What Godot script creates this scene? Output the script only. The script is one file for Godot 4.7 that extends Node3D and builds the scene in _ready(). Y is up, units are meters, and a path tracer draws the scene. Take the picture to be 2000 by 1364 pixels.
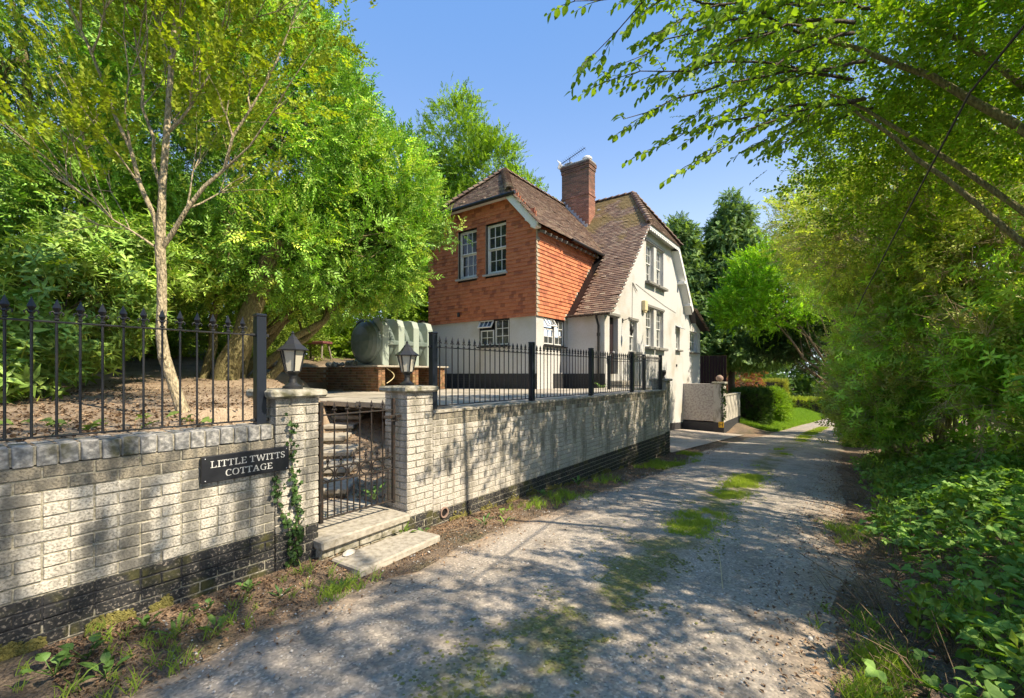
extends Node3D

# Places are given as (u, h, v): metres towards the lane, above eye level, and along the wall away from the viewer.
func P(u: float, h: float, v: float) -> Vector3:
	return Vector3(u, h + 1.5, -v)


class MB:
	var v := PackedVector3Array()
	var n := PackedVector3Array()
	var c := PackedColorArray()
	var t := PackedVector2Array()
	var col := Color.WHITE

	func tri(a: Vector3, b: Vector3, d: Vector3, na: Vector3, nb: Vector3, nd: Vector3) -> void:
		v.push_back(a); n.push_back(na)
		if (d - a).cross(b - a).dot(na + nb + nd) < 0.0:
			v.push_back(d); n.push_back(nd); v.push_back(b); n.push_back(nb)
		else:
			v.push_back(b); n.push_back(nb); v.push_back(d); n.push_back(nd)
		c.push_back(col); c.push_back(col); c.push_back(col)

	func face(a: Vector3, b: Vector3, d: Vector3, out: Vector3) -> void:
		var m := (d - a).cross(b - a).normalized()
		if m.dot(out) < 0.0:
			m = -m
		tri(a, b, d, m, m, m)

	func quad(a: Vector3, b: Vector3, d: Vector3, e: Vector3, out: Vector3) -> void:
		face(a, b, d, out)
		face(a, d, e, out)

	func box(at: Vector3, size: Vector3, bas := Basis.IDENTITY, bev := 0.0, jit := 0.0, rng: RandomNumberGenerator = null) -> void:
		var h := size * 0.5
		var corner := []
		for i in 8:
			var p := Vector3(h.x if i & 1 else -h.x, h.y if i & 2 else -h.y, h.z if i & 4 else -h.z)
			if jit > 0.0:
				p += Vector3(rng.randf_range(-jit, jit), rng.randf_range(-jit, jit), rng.randf_range(-jit, jit))
			corner.push_back(p)
		# pts[i][axis]: corner i moved inwards along the other two axes
		var pts := []
		for i in 8:
			var s := Vector3(1 if i & 1 else -1, 1 if i & 2 else -1, 1 if i & 4 else -1)
			var row := []
			for ax in 3:
				var q: Vector3 = corner[i]
				for k in 3:
					if k != ax:
						q[k] -= s[k] * bev
				row.push_back(at + bas * q)
			pts.push_back(row)
		for ax in 3:
			var j := 1 << ((ax + 1) % 3)
			var k := 1 << ((ax + 2) % 3)
			for s in 2:
				var b := (1 << ax) * s
				var out := Vector3.ZERO
				out[ax] = 1.0 if s else -1.0
				quad(pts[b][ax], pts[b | j][ax], pts[b | j | k][ax], pts[b | k][ax], bas * out)
		if bev <= 0.0:
			return
		for ax in 3:
			var j := (ax + 1) % 3
			var k := (ax + 2) % 3
			for sj in 2:
				for sk in 2:
					var b := (1 << j) * sj | (1 << k) * sk
					var e := b | (1 << ax)
					var out := Vector3.ZERO
					out[j] = 1.0 if sj else -1.0
					out[k] = 1.0 if sk else -1.0
					quad(pts[b][j], pts[e][j], pts[e][k], pts[b][k], bas * out)
		for i in 8:
			face(pts[i][0], pts[i][1], pts[i][2], bas * Vector3(1 if i & 1 else -1, 1 if i & 2 else -1, 1 if i & 4 else -1))

	func tube(pts: Array, radii: Array, sides := 6, caps := true) -> void:
		var dir: Vector3 = (pts[1] - pts[0]).normalized()
		var side := dir.cross(Vector3(0.31, 0.1, 0.94) if absf(dir.y) > 0.7 else Vector3.UP).normalized()
		var prev := []
		var prevn := []
		for i in pts.size():
			if i < pts.size() - 1:
				dir = (pts[i + 1] - pts[maxi(i - 1, 0)]).normalized()
			else:
				dir = (pts[i] - pts[i - 1]).normalized()
			side = (side - dir * side.dot(dir)).normalized()
			var up := dir.cross(side)
			var ring := []
			var rn := []
			for k in sides:
				var a := TAU * k / sides
				var m := side * cos(a) + up * sin(a)
				rn.push_back(m)
				ring.push_back(pts[i] + m * radii[i])
			if i > 0:
				for k in sides:
					var l := (k + 1) % sides
					tri(prev[k], ring[k], ring[l], prevn[k], rn[k], rn[l])
					tri(prev[k], ring[l], prev[l], prevn[k], rn[l], prevn[l])
			if caps and (i == 0 or i == pts.size() - 1):
				var o := -dir if i == 0 else dir
				for k in range(1, sides - 1):
					tri(ring[0], ring[k], ring[k + 1], o, o, o)
			prev = ring
			prevn = rn

	# profile: [radius, height along axis] pairs; flat shows each side as a facet
	func lathe(at: Vector3, prof: Array, sides := 12, flat := false, bas := Basis.IDENTITY, turn := 0.0) -> void:
		for i in prof.size() - 1:
			var r0: float = prof[i][0]
			var y0: float = prof[i][1]
			var r1: float = prof[i + 1][0]
			var y1: float = prof[i + 1][1]
			var sl := Vector2(y1 - y0, r0 - r1).normalized()
			for k in sides:
				var a0 := TAU * k / sides + turn
				var a1 := TAU * (k + 1) / sides + turn
				var am := (a0 + a1) * 0.5
				var n0 := bas * Vector3(cos(a0) * sl.x, sl.y, sin(a0) * sl.x)
				var n1 := bas * Vector3(cos(a1) * sl.x, sl.y, sin(a1) * sl.x)
				if flat:
					n0 = bas * Vector3(cos(am) * sl.x, sl.y, sin(am) * sl.x)
					n1 = n0
				var p00 := at + bas * Vector3(cos(a0) * r0, y0, sin(a0) * r0)
				var p01 := at + bas * Vector3(cos(a1) * r0, y0, sin(a1) * r0)
				var p10 := at + bas * Vector3(cos(a0) * r1, y1, sin(a0) * r1)
				var p11 := at + bas * Vector3(cos(a1) * r1, y1, sin(a1) * r1)
				if r0 > 0.0:
					tri(p00, p01, p11, n0, n1, n1)
				if r1 > 0.0:
					tri(p00, p11, p10, n0, n1, n0)

	# a leaf that grows from at along dir with its face towards nrm
	func leaf(at: Vector3, dir: Vector3, nrm: Vector3, lng: float, wid: float, fold := 0.15, fine := false, curl := 0.0) -> void:
		dir = dir.normalized()
		var sd := dir.cross(nrm).normalized()
		nrm = sd.cross(dir).normalized()
		var st := [[0.0, 0.0], [0.42, 0.5], [1.0, 0.0]]
		if fine:
			st = [[0.0, 0.0], [0.18, 0.33], [0.42, 0.5], [0.72, 0.34], [1.0, 0.0]]
		for i in st.size() - 1:
			var q := []
			for k in 2:
				var f: float = st[i + k][0]
				var w: float = st[i + k][1] * wid
				var m := at + dir * (f * lng) - nrm * (curl * lng * f * f)
				q.push_back([m, m + sd * w + nrm * (w * fold * 2.0), m - sd * w + nrm * (w * fold * 2.0)])
			for s in [1, 2]:
				var n1: Vector3 = (nrm + sd * (-fold if s == 1 else fold) * 1.6 + dir * (curl * 2.0 * st[i][0])).normalized()
				if st[i][1] > 0.0:
					tri(q[0][0], q[0][s], q[1][s], n1, n1, n1)
				if st[i + 1][1] > 0.0:
					tri(q[0][0], q[1][s], q[1][0], n1, n1, n1)
				else:
					tri(q[0][0], q[0][s], q[1][0], n1, n1, n1)

	func mesh(org := Vector3.ZERO) -> ArrayMesh:
		var a := []
		a.resize(Mesh.ARRAY_MAX)
		var w := v
		if org != Vector3.ZERO:
			w = Transform3D(Basis.IDENTITY, -org) * v
		a[Mesh.ARRAY_VERTEX] = w
		a[Mesh.ARRAY_NORMAL] = n
		a[Mesh.ARRAY_COLOR] = c
		if t.size() == v.size():
			a[Mesh.ARRAY_TEX_UV] = t
		var m := ArrayMesh.new()
		m.add_surface_from_arrays(Mesh.PRIMITIVE_TRIANGLES, a)
		return m

	func base() -> Vector3:
		var lo := v[0]
		var hi := v[0]
		for p in v:
			lo = lo.min(p)
			hi = hi.max(p)
		return Vector3((lo.x + hi.x) * 0.5, lo.y, (lo.z + hi.z) * 0.5)


var M := {}
var rng := RandomNumberGenerator.new()
var used := {}


func numbered(s: String) -> String:
	used[s] = used.get(s, -1) + 1
	return s if used[s] == 0 else "%s_%03d" % [s, used[s]]


func tag(o: Node, label := "", category := "", group := "", kind := "") -> Node:
	if label: o.set_meta("label", label)
	if category: o.set_meta("category", category)
	if group: o.set_meta("group", group)
	if kind: o.set_meta("kind", kind)
	return o


func thing(called: String, at: Vector3, label: String, category: String, group := "") -> Node3D:
	var o := Node3D.new()
	o.name = numbered(called)
	o.position = at
	add_child(o)
	tag(o, label, category, group)
	return o


func gpos(o: Node) -> Vector3:
	var p := Vector3.ZERO
	while o != self:
		p += o.position
		o = o.get_parent()
	return p


# commits a builder as one named mesh; local means that the shape already is in its parent's own axes
func obj(b: MB, called: String, m: Material, par: Node = null, local := false) -> MeshInstance3D:
	var o := MeshInstance3D.new()
	o.material_override = m
	if par == null:
		o.name = numbered(called)
		o.position = b.base()
		o.mesh = b.mesh(o.position)
		add_child(o)
	else:
		o.name = called
		o.mesh = b.mesh(Vector3.ZERO if local else gpos(par))
		par.add_child(o, true)
	return o


# one copy of a shared mesh as a part
func piece(called: String, mesh: Mesh, m: Material, tr: Transform3D, par: Node) -> MeshInstance3D:
	var o := MeshInstance3D.new()
	o.name = called
	o.mesh = mesh
	o.material_override = m
	o.transform = tr
	par.add_child(o, true)
	return o


# many copies as one object of kind stuff; list holds [Transform3D, Color] in the scene's axes
func stuff(called: String, mesh: Mesh, m: Material, list: Array, par: Node = null) -> Node3D:
	var org := gpos(par) if par else Vector3.ZERO
	var buf := PackedFloat32Array()
	buf.resize(list.size() * 16)
	var k := 0
	for e in list:
		var x: Transform3D = e[0]
		var q: Color = e[1]
		var b := x.basis
		var o := x.origin - org
		buf[k] = b.x.x; buf[k + 1] = b.y.x; buf[k + 2] = b.z.x; buf[k + 3] = o.x
		buf[k + 4] = b.x.y; buf[k + 5] = b.y.y; buf[k + 6] = b.z.y; buf[k + 7] = o.y
		buf[k + 8] = b.x.z; buf[k + 9] = b.y.z; buf[k + 10] = b.z.z; buf[k + 11] = o.z
		buf[k + 12] = q.r; buf[k + 13] = q.g; buf[k + 14] = q.b; buf[k + 15] = 1.0
		k += 16
	var mm := MultiMesh.new()
	mm.transform_format = MultiMesh.TRANSFORM_3D
	mm.use_colors = true
	mm.mesh = mesh
	mm.instance_count = list.size()
	mm.buffer = buf
	var o := MultiMeshInstance3D.new()
	o.multimesh = mm
	o.material_override = m
	o.set_meta("kind", "stuff")
	if par:
		o.name = called
		par.add_child(o, true)
	else:
		o.name = numbered(called)
		add_child(o)
	return o


const HUNG := [Color(0.582, 0.194, 0.0855), Color(0.533, 0.171, 0.0765), Color(0.611, 0.211, 0.0945), Color(0.388, 0.122, 0.0585), Color(0.563, 0.184, 0.081), Color(0.592, 0.203, 0.09)]
const ROOF := [Color(0.248, 0.161, 0.117), Color(0.203, 0.129, 0.0963), Color(0.293, 0.2, 0.144), Color(0.169, 0.115, 0.0894), Color(0.23, 0.154, 0.117), Color(0.326, 0.244, 0.179)]


# ---------------------------------------------------------------- materials
func L(r: float, g: float, b: float) -> Color:
	return Color(r, g, b).linear_to_srgb()


func ramp(stops: Array) -> Gradient:
	var g := Gradient.new()
	var off := PackedFloat32Array()
	var cs := PackedColorArray()
	for s in stops:
		off.push_back(s[0])
		var q: Color = s[1].linear_to_srgb()
		q.a = s[1].a
		cs.push_back(q)
	g.offsets = off
	g.colors = cs
	return g


func ntex(sd: int, freq: float, kind: int, stops: Array, size := 512, oct := 4, ret := -1) -> NoiseTexture2D:
	var f := FastNoiseLite.new()
	f.seed = sd
	f.noise_type = kind
	f.frequency = freq
	f.fractal_octaves = oct
	if oct <= 1:
		f.fractal_type = FastNoiseLite.FRACTAL_NONE
	if ret >= 0:
		f.cellular_return_type = ret
	var t := NoiseTexture2D.new()
	t.width = size
	t.height = size
	t.seamless = true
	t.seamless_blend_skirt = 0.15
	t.noise = f
	if stops.size():
		t.color_ramp = ramp(stops)
	return t


func mat(q: Color, rough := 0.8, tex: Texture2D = null, sc := 1.0) -> StandardMaterial3D:
	var m := StandardMaterial3D.new()
	m.albedo_color = q
	m.roughness = rough
	m.cull_mode = BaseMaterial3D.CULL_DISABLED
	if tex:
		m.albedo_texture = tex
	m.uv1_triplanar = true
	m.uv1_world_triplanar = true
	m.uv1_scale = Vector3(sc, sc, sc)
	return m


func bump(m: StandardMaterial3D, tex: Texture2D, cm: float) -> StandardMaterial3D:
	m.heightmap_enabled = true
	m.heightmap_texture = tex
	m.heightmap_scale = cm
	return m


func detail(m: StandardMaterial3D, tex: Texture2D, sc: float, mode := BaseMaterial3D.BLEND_MODE_MIX) -> StandardMaterial3D:
	m.detail_enabled = true
	m.detail_albedo = tex
	m.detail_blend_mode = mode
	m.detail_uv_layer = BaseMaterial3D.DETAIL_UV_2
	m.uv2_triplanar = true
	m.uv2_world_triplanar = true
	m.uv2_scale = Vector3(sc, sc, sc)
	return m


func tinted(m: StandardMaterial3D) -> StandardMaterial3D:
	m.vertex_color_use_as_albedo = true
	return m


func leafmat(rough: float, back: float) -> StandardMaterial3D:
	var m := StandardMaterial3D.new()
	m.vertex_color_use_as_albedo = true
	m.cull_mode = BaseMaterial3D.CULL_DISABLED
	m.roughness = rough
	m.metallic_specular = 0.4
	m.backlight_enabled = true
	m.backlight = Color(back, back, back * 0.55)
	return m


func make_materials() -> void:
	var VAL := FastNoiseLite.TYPE_VALUE
	var SIM := FastNoiseLite.TYPE_SIMPLEX_SMOOTH
	var CEL := FastNoiseLite.TYPE_CELLULAR
	var k := Color(1, 1, 1)
	var grain := ntex(1, 0.06, SIM, [], 512, 5)
	var rough_h := ntex(2, 0.03, SIM, [], 512, 5)
	# weathered white paint: flaking speckle under coarse grey stains
	var paint := ntex(3, 0.035, SIM, [[0.0, Color(0.15, 0.14, 0.114)], [0.25, Color(0.291, 0.268, 0.225)], [0.42, Color(0.492, 0.45, 0.384)], [0.6, Color(0.623, 0.575, 0.494)], [1.0, Color(0.704, 0.652, 0.567)]], 1024, 8)
	var stain := ntex(4, 0.008, SIM, [[0.0, Color(.09, .088, .08, .0)], [0.42, Color(.09, .088, .08, .08)], [0.58, Color(.10, .097, .088, .5)], [0.75, Color(.08, .078, .068, .8)], [1.0, Color(.07, .068, .06, .85)]], 512, 5)
	M.wall_paint = bump(detail(mat(k, 0.85, paint, 1.7), stain, 0.55), grain, 0.25)
	var paint2 := ntex(5, 0.035, SIM, [[0.0, Color(0.164, 0.148, 0.126)], [0.2, Color(0.287, 0.261, 0.224)], [0.38, Color(0.46, 0.422, 0.372)], [0.6, Color(0.573, 0.532, 0.477)], [1.0, Color(0.606, 0.562, 0.515)]], 1024, 7)
	var stain2 := ntex(6, 0.008, SIM, [[0.0, Color(.16, .15, .12, .0)], [0.42, Color(.18, .16, .12, .05)], [0.58, Color(.17, .15, .11, .45)], [0.75, Color(.14, .125, .095, .7)], [1.0, Color(.12, .11, .09, .8)]], 512, 5)
	M.wall_paint_light = bump(detail(mat(k, 0.85, paint2, 1.3), stain2, 0.5), grain, 0.25)
	M.wall_stained = bump(detail(mat(k, 0.9, paint, 1.9), stain, 1.1), grain, 0.25)
	M.wall_stained.albedo_color = L(.55, .52, .46)
	M.wall_stained.uv2_scale = Vector3(2.0, 0.5, 2.0)
	M.wall_paint.uv2_scale = Vector3(1.3, 0.3, 1.3)
	M.wall_paint_light.uv2_scale = Vector3(1.1, 0.3, 1.1)
	var black := ntex(7, 0.03, SIM, [[0.0, Color(.016, .016, .018)], [0.55, Color(.028, .028, .031)], [0.66, Color(.05, .048, .046)], [0.72, Color(.22, .19, .16)], [1.0, Color(.30, .25, .21)]], 1024, 6)
	var moss_s := ntex(8, 0.01, SIM, [[0.0, Color(.06, .06, .02, .0)], [0.6, Color(.06, .06, .02, .05)], [0.8, Color(.075, .07, .018, .8)], [1.0, Color(.06, .06, .02, .9)]], 512, 5)
	M.wall_black = bump(detail(mat(k, 0.7, black, 1.4), moss_s, 0.6), grain, 0.25)
	var mort := ntex(9, 0.04, SIM, [[0.0, Color(.13, .12, .07)], [0.35, Color(.30, .275, .21)], [1.0, Color(.52, .49, .42)]], 512, 5)
	M.mortar = bump(mat(k, 0.95, mort, 1.5), grain, 0.4)
	var cop := ntex(10, 0.03, SIM, [[0.0, Color(.11, .11, .11)], [0.45, Color(.25, .245, .24)], [0.7, Color(.42, .405, .385)], [1.0, Color(.56, .54, .50)]], 512, 6)
	M.coping = bump(detail(mat(k, 0.85, cop, 1.6), moss_s, 0.7), grain, 0.3)
	var stone := ntex(11, 0.02, SIM, [[0.0, Color(.12, .11, .07)], [0.4, Color(.28, .26, .20)], [0.7, Color(.42, .39, .33)], [1.0, Color(.50, .47, .41)]], 512, 6)
	M.stone = bump(detail(mat(k, 0.9, stone, 1.2), moss_s, 0.9), rough_h, 0.8)
	var conc := ntex(12, 0.03, SIM, [[0.0, Color(.22, .19, .15)], [0.5, Color(.37, .335, .28)], [1.0, Color(.47, .43, .37)]], 512, 6)
	M.concrete = bump(mat(k, 0.92, conc, 0.9), grain, 0.25)
	M.concrete_edge = bump(detail(mat(k, 0.92, conc, 0.9), moss_s, 1.7), grain, 0.4)
	# iron and black paint
	M.iron = bump(mat(L(.018, .019, .022), 0.42), grain, 0.05)
	M.iron.uv1_scale = Vector3(3, 3, 3)
	M.iron_brown = mat(k, 0.55, ntex(13, 0.03, SIM, [[0.0, Color(.016, .014, .013)], [0.55, Color(.022, .018, .016)], [0.75, Color(.05, .028, .018)], [1.0, Color(.09, .04, .02)]], 256, 4), 3.0)
	M.post = mat(L(.012, .016, .026), 0.33)
	M.lamp_black = bump(mat(L(.02, .02, .022), 0.5), grain, 0.08)
	M.sign = mat(k, 0.4, ntex(14, 0.01, SIM, [[0.0, Color(.012, .013, .017)], [1.0, Color(.028, .029, .034)]], 256, 4), 2.0)
	M.letter = mat(L(.62, .61, .58), 0.6)
	var frost := mat(L(.72, .68, .58), 0.35)
	frost.backlight_enabled = true
	frost.backlight = Color(.8, .75, .62)
	M.frosted = frost
	# house
	var bim := Image.create(512, 512, false, Image.FORMAT_RGB8)
	bim.fill(Color(.25, .25, .25))
	var r := RandomNumberGenerator.new()
	r.seed = 31
	for row in 12:
		for i in range(-1, 5):
			var x := i * 128 + (64 if row % 2 else 0)
			var q := r.randf_range(.92, 1.0)
			bim.fill_rect(Rect2i(x + 3, int(row * 42.667) + 3, 122, 37).intersection(Rect2i(0, 0, 512, 512)), Color(q, q, q))
			if x + 128 > 512:
				bim.fill_rect(Rect2i(0, int(row * 42.667) + 3, maxi(x + 125 - 512, 0), 37), Color(q, q, q))
	var courses := ImageTexture.create_from_image(bim)
	var hw := ntex(15, 0.012, SIM, [[0.0, Color(.475, .47, .46)], [0.35, Color(.505, .50, .495)], [0.6, Color(.525, .52, .515)], [1.0, Color(.545, .54, .54)]], 1024, 6)
	var hs := ntex(16, 0.006, SIM, [[0.0, Color(.42, .37, .28, .0)], [0.55, Color(.42, .37, .28, .05)], [0.8, Color(.38, .33, .24, .45)], [1.0, Color(.33, .28, .2, .6)]], 512, 5)
	M.house_white = bump(detail(mat(k, 0.85, hw, 1.111), hs, 0.16), courses, 0.22)
	M.boundary = bump(detail(mat(k, 0.85, paint2, 1.5), ntex(35, 0.03, SIM, [[0.0, Color(.30, .24, .23, .0)], [0.4, Color(.32, .26, .25, .15)], [0.6, Color(.30, .24, .235, .6)], [1.0, Color(.2, .17, .165, .85)]], 512, 6), 0.6), courses, 0.4)
	M.house_black = bump(mat(L(.028, .028, .032), 0.7), courses, 0.7)
	M.house_black.uv1_scale = Vector3(1.111, 1.111, 1.111)
	M.white_wood = mat(k, 0.5, ntex(17, 0.05, SIM, [[0.0, Color(0.569, 0.548, 0.497)], [0.4, Color(0.73, 0.721, 0.69)], [1.0, Color(0.792, 0.781, 0.761)]], 256, 4), 1.5)
	M.grey_wood = mat(k, 0.8, ntex(18, 0.05, SIM, [[0.0, Color(.10, .095, .085)], [0.5, Color(.2, .19, .17)], [1.0, Color(.34, .33, .31)]], 256, 4), 2.0)
	M.lead = mat(k, 0.6, ntex(19, 0.04, SIM, [[0.0, Color(.22, .23, .25)], [0.5, Color(.36, .37, .40)], [1.0, Color(.5, .51, .54)]], 256, 4), 2.0)
	M.dark_wood = mat(L(.012, .011, .012), 0.45)
	M.door = mat(k, 0.4, ntex(20, 0.05, SIM, [[0.0, Color(.018, .011, .012)], [1.0, Color(.045, .028, .03)]], 256, 4), 2.0)
	var glass := StandardMaterial3D.new()
	glass.albedo_color = Color(.9, .95, .92, .05)
	glass.transparency = BaseMaterial3D.TRANSPARENCY_ALPHA
	glass.roughness = 0.02
	glass.metallic_specular = 0.8
	glass.cull_mode = BaseMaterial3D.CULL_DISABLED
	M.glass = glass
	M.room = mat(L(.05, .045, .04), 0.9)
	M.curtain = mat(L(.45, .42, .36), 0.9)
	var tile_n := ntex(21, 0.05, SIM, [[0.0, Color(.55, .55, .55)], [0.5, Color(.9, .9, .9)], [1.0, Color(1.15, 1.15, 1.15)]], 512, 5)
	M.tile = tinted(bump(mat(k, 0.85, tile_n, 1.5), grain, 0.2))
	for i in 6:
		var hung: Color = HUNG[i]
		M["hung%d" % i] = bump(mat(hung.linear_to_srgb(), 0.8, tile_n, 1.5), grain, 0.2)
		var rf: Color = ROOF[i]
		M["roof%d" % i] = bump(mat(rf.linear_to_srgb(), 0.85, tile_n, 1.5), grain, 0.2)
	M.hung_pale = bump(mat(L(.40, .33, .24), 0.85, tile_n, 1.5), grain, 0.2)
	M.brick = tinted(bump(mat(k, 0.9, tile_n, 2.0), grain, 0.3))
	for i in 4:
		var bq: Color = [Color(.30, .15, .075), Color(.36, .19, .10), Color(.24, .13, .07), Color(.33, .21, .10)][i]
		M["brick%d" % i] = bump(detail(mat(bq.linear_to_srgb(), 0.9, tile_n, 2.0), moss_s, 0.9), grain, 0.3)
	M.tank_rib_sunlit = mat(L(.33, .385, .335), 0.5)  # same plastic as the drum; sunlight on the ribs painted in as a paler tone
	M.tank = mat(k, 0.36, ntex(22, 0.012, SIM, [[0.0, Color(0.104, 0.138, 0.122)], [0.5, Color(0.151, 0.193, 0.175)], [1.0, Color(0.206, 0.237, 0.218)]], 512, 5), 0.7)
	M.bench = mat(k, 0.6, ntex(23, 0.03, SIM, [[0.0, Color(.12, .035, .035)], [1.0, Color(.24, .09, .09)]], 256, 4), 2.0)
	M.bench_leg = mat(k, 0.8, ntex(24, 0.03, SIM, [[0.0, Color(.12, .10, .07)], [1.0, Color(.3, .27, .21)]], 256, 4), 2.0)
	# ground: chippings, soil
	var chip := ntex(25, 0.055, CEL, [[0.0, Color(.30, .295, .285)], [0.25, Color(.38, .375, .365)], [0.55, Color(.45, .44, .425)], [0.8, Color(.52, .505, .485)], [1.0, Color(.72, .70, .66)]], 1024, 1, FastNoiseLite.RETURN_CELL_VALUE)
	var chip_h := ntex(25, 0.055, CEL, [[0.0, Color(1, 1, 1)], [0.6, Color(.35, .35, .35)], [1.0, Color(0, 0, 0)]], 1024, 1, FastNoiseLite.RETURN_DISTANCE)
	var patch := ntex(26, 0.012, SIM, [[0.0, Color(.62, .61, .6)], [0.5, Color(.95, .95, .95)], [1.0, Color(1, 1, 1)]], 512, 5)
	M.asphalt = tinted(bump(detail(mat(k, 0.82, chip, 1.35), patch, 0.31, BaseMaterial3D.BLEND_MODE_MUL), chip_h, 0.3))
	var soil := ntex(27, 0.05, SIM, [[0.0, Color(.35, .34, .33)], [0.45, Color(.75, .74, .72)], [0.7, Color(1, 1, 1)], [1.0, Color(1, 1, 1)]], 1024, 7)
	M.soil = tinted(bump(detail(mat(k, 0.95, soil, 0.9), patch, 0.4, BaseMaterial3D.BLEND_MODE_MUL), ntex(28, 0.04, SIM, [], 1024, 6), 2.2))
	var fl := ntex(29, 0.02, SIM, [[0.0, Color(.6, .6, .6)], [0.4, Color(.86, .85, .83)], [1.0, Color(1, 1, 1)]], 1024, 6)
	M.paving = tinted(bump(detail(mat(k, 0.92, fl, 0.6), patch, 0.2, BaseMaterial3D.BLEND_MODE_MUL), grain, 0.2))
	# plants
	M.leaf_gloss = leafmat(0.42, 0.7)
	M.leaf_wax = leafmat(0.45, 0.95)
	M.leaf = leafmat(0.55, 0.9)
	M.leaf_thin = leafmat(0.6, 1.0)
	M.litter = tinted(mat(k, 0.85))
	var bark := ntex(30, 0.02, SIM, [[0.0, Color(.2, .21, .18)], [0.35, Color(.5, .5, .46)], [0.55, Color(.85, .84, .8)], [1.0, Color(1, 1, 1)]], 512, 6)
	for e in [["bark_pale", Color(0.581, 0.485, 0.33)], ["bark_brown", Color(0.29, 0.204, 0.126)], ["bark_grey", Color(0.33, 0.29, 0.214)], ["bark_olive", Color(0.29, 0.253, 0.116)], ["bark_dark", Color(0.116, 0.0871, 0.0679)]]:
		M[e[0]] = bump(mat(e[1].linear_to_srgb(), 0.9, bark, 2.4), rough_h, 2.2)
		M[e[0]].uv1_scale = Vector3(3.4, 1.1, 3.4)
	M.white_plain = mat(L(.74, .73, .71), 0.6)
	M.yellow = mat(L(.72, .42, .02), 0.5)
	M.cream = mat(L(.62, .52, .30), 0.5)
	M.chalk = mat(k, 0.9, ntex(32, 0.03, SIM, [[0.0, Color(.4, .36, .3)], [1.0, Color(.7, .66, .6)]], 256, 4), 3.0)
	M.cable = mat(L(.02, .02, .02), 0.5)
	M.aluminium = mat(L(.6, .62, .66), 0.35)
	M.fence_red = mat(k, 0.8, ntex(33, 0.03, SIM, [[0.0, Color(.035, .014, .012)], [1.0, Color(.09, .035, .028)]], 256, 4), 2.0)
	M.terracotta = mat(k, 0.8, ntex(34, 0.03, SIM, [[0.0, Color(.22, .14, .11)], [1.0, Color(.38, .27, .22)]], 256, 4), 2.0)


# ---------------------------------------------------------------- the lie of the land
var nz := FastNoiseLite.new()
var nf := FastNoiseLite.new()


func lerps(x: float, pts: Array) -> float:
	for i in range(1, pts.size()):
		if x < pts[i][0] or i == pts.size() - 1:
			return lerpf(pts[i - 1][1], pts[i][1], clampf((x - pts[i - 1][0]) / (pts[i][0] - pts[i - 1][0]), 0.0, 1.0))
	return 0.0


func lane_h(v: float) -> float:
	return lerps(v, [[-20, -1.32], [0, -1.45], [2.5, -1.48], [4.5, -1.565], [10.8, -1.9], [16, -2.24], [20.6, -2.56], [28, -2.97], [36, -3.3], [48, -3.5], [200, -3.5]])


func lane_mid(v: float) -> float:
	return 0.0 if v < 20.0 else minf(0.0036 * (v - 20.0) * (v - 20.0), 12.0)


# ground on the lane's side of the walls
func gh(u: float, v: float) -> float:
	var h := lane_h(v)
	var x := u - lane_mid(v)
	h += smoothstep(0.15, 2.6, x) * 0.5 + smoothstep(3.0, 12.0, x) * 1.2
	h += smoothstep(-2.6, -3.3, x) * lerps(v, [[0.0, 0.05], [2.2, 0.04], [2.9, -0.03], [9.0, -0.02], [11.0, 0.0]])
	h += smoothstep(-2.7, -5.0, x) * 0.5 * smoothstep(21.0, 24.0, v)
	h += nz.get_noise_2d(u * 6.0, v * 6.0) * 0.02 * smoothstep(0.0, 0.5, absf(x + 1.3) - 1.1)
	return h


# how far up the garden stair a place lies, and how far to its right
func stair_place(u: float, v: float) -> Vector2:
	return Vector2((u + 3.75) * -0.68 + (v - 2.3) * 0.73, (u + 3.75) * 0.73 + (v - 2.3) * 0.68)


# ground behind the walls
func gy(u: float, v: float) -> float:
	var d := -3.4 - u
	var yard := lerps(d, [[0, -0.37], [3, -0.31], [5, -0.22], [7, -0.08], [9, 0.12], [11, 0.45], [14, 0.8], [25, 1.2]])
	yard += nz.get_noise_2d(u * 3.0, v * 3.0) * 0.06 * smoothstep(0.3, 2.0, d)
	var flat := -0.40 - 0.013 * d
	# the paved terrace lies beyond a line from the gate's far pillar to the brick retaining wall
	var line := 3.75 + maxf(d - 1.7, 0.0) * 0.30
	var w := smoothstep(line - 0.6, line - 0.15, v) if d < 7.0 else maxf(smoothstep(5.7, 6.2, v), smoothstep(line - 0.6, line - 0.15, v) * smoothstep(7.6, 7.0, d)) * smoothstep(9.0, 8.86, d)
	var h := lerpf(yard, flat - 0.05, w)
	if v > 7.4 and d > 7.4 and u < -11.4:
		h = maxf(yard, 0.2)
	# the sunken way in behind the gate
	var way := stair_place(u, v)
	var s := lerps(way.x, [[0.3, -1.33], [0.9, -1.22], [4.0, -0.66], [4.5, -0.42]])
	var dip := smoothstep(-1.15, -0.85, way.y) * (1.0 - smoothstep(0.25 - 0.1 * way.x, 1.75, way.y))
	if d < 1.0:
		dip = maxf(smoothstep(1.5, 1.75, v) * (1.0 - smoothstep(3.0, 3.9, v)), dip) * smoothstep(1.3, 1.6, v)
	h = lerpf(h, minf(h, s), dip * smoothstep(4.6, 4.2, way.x))
	if v > 21.0:
		h = lerpf(h, lane_h(v) + 0.45, smoothstep(21.0, 24.0, v))
	return h


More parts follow.
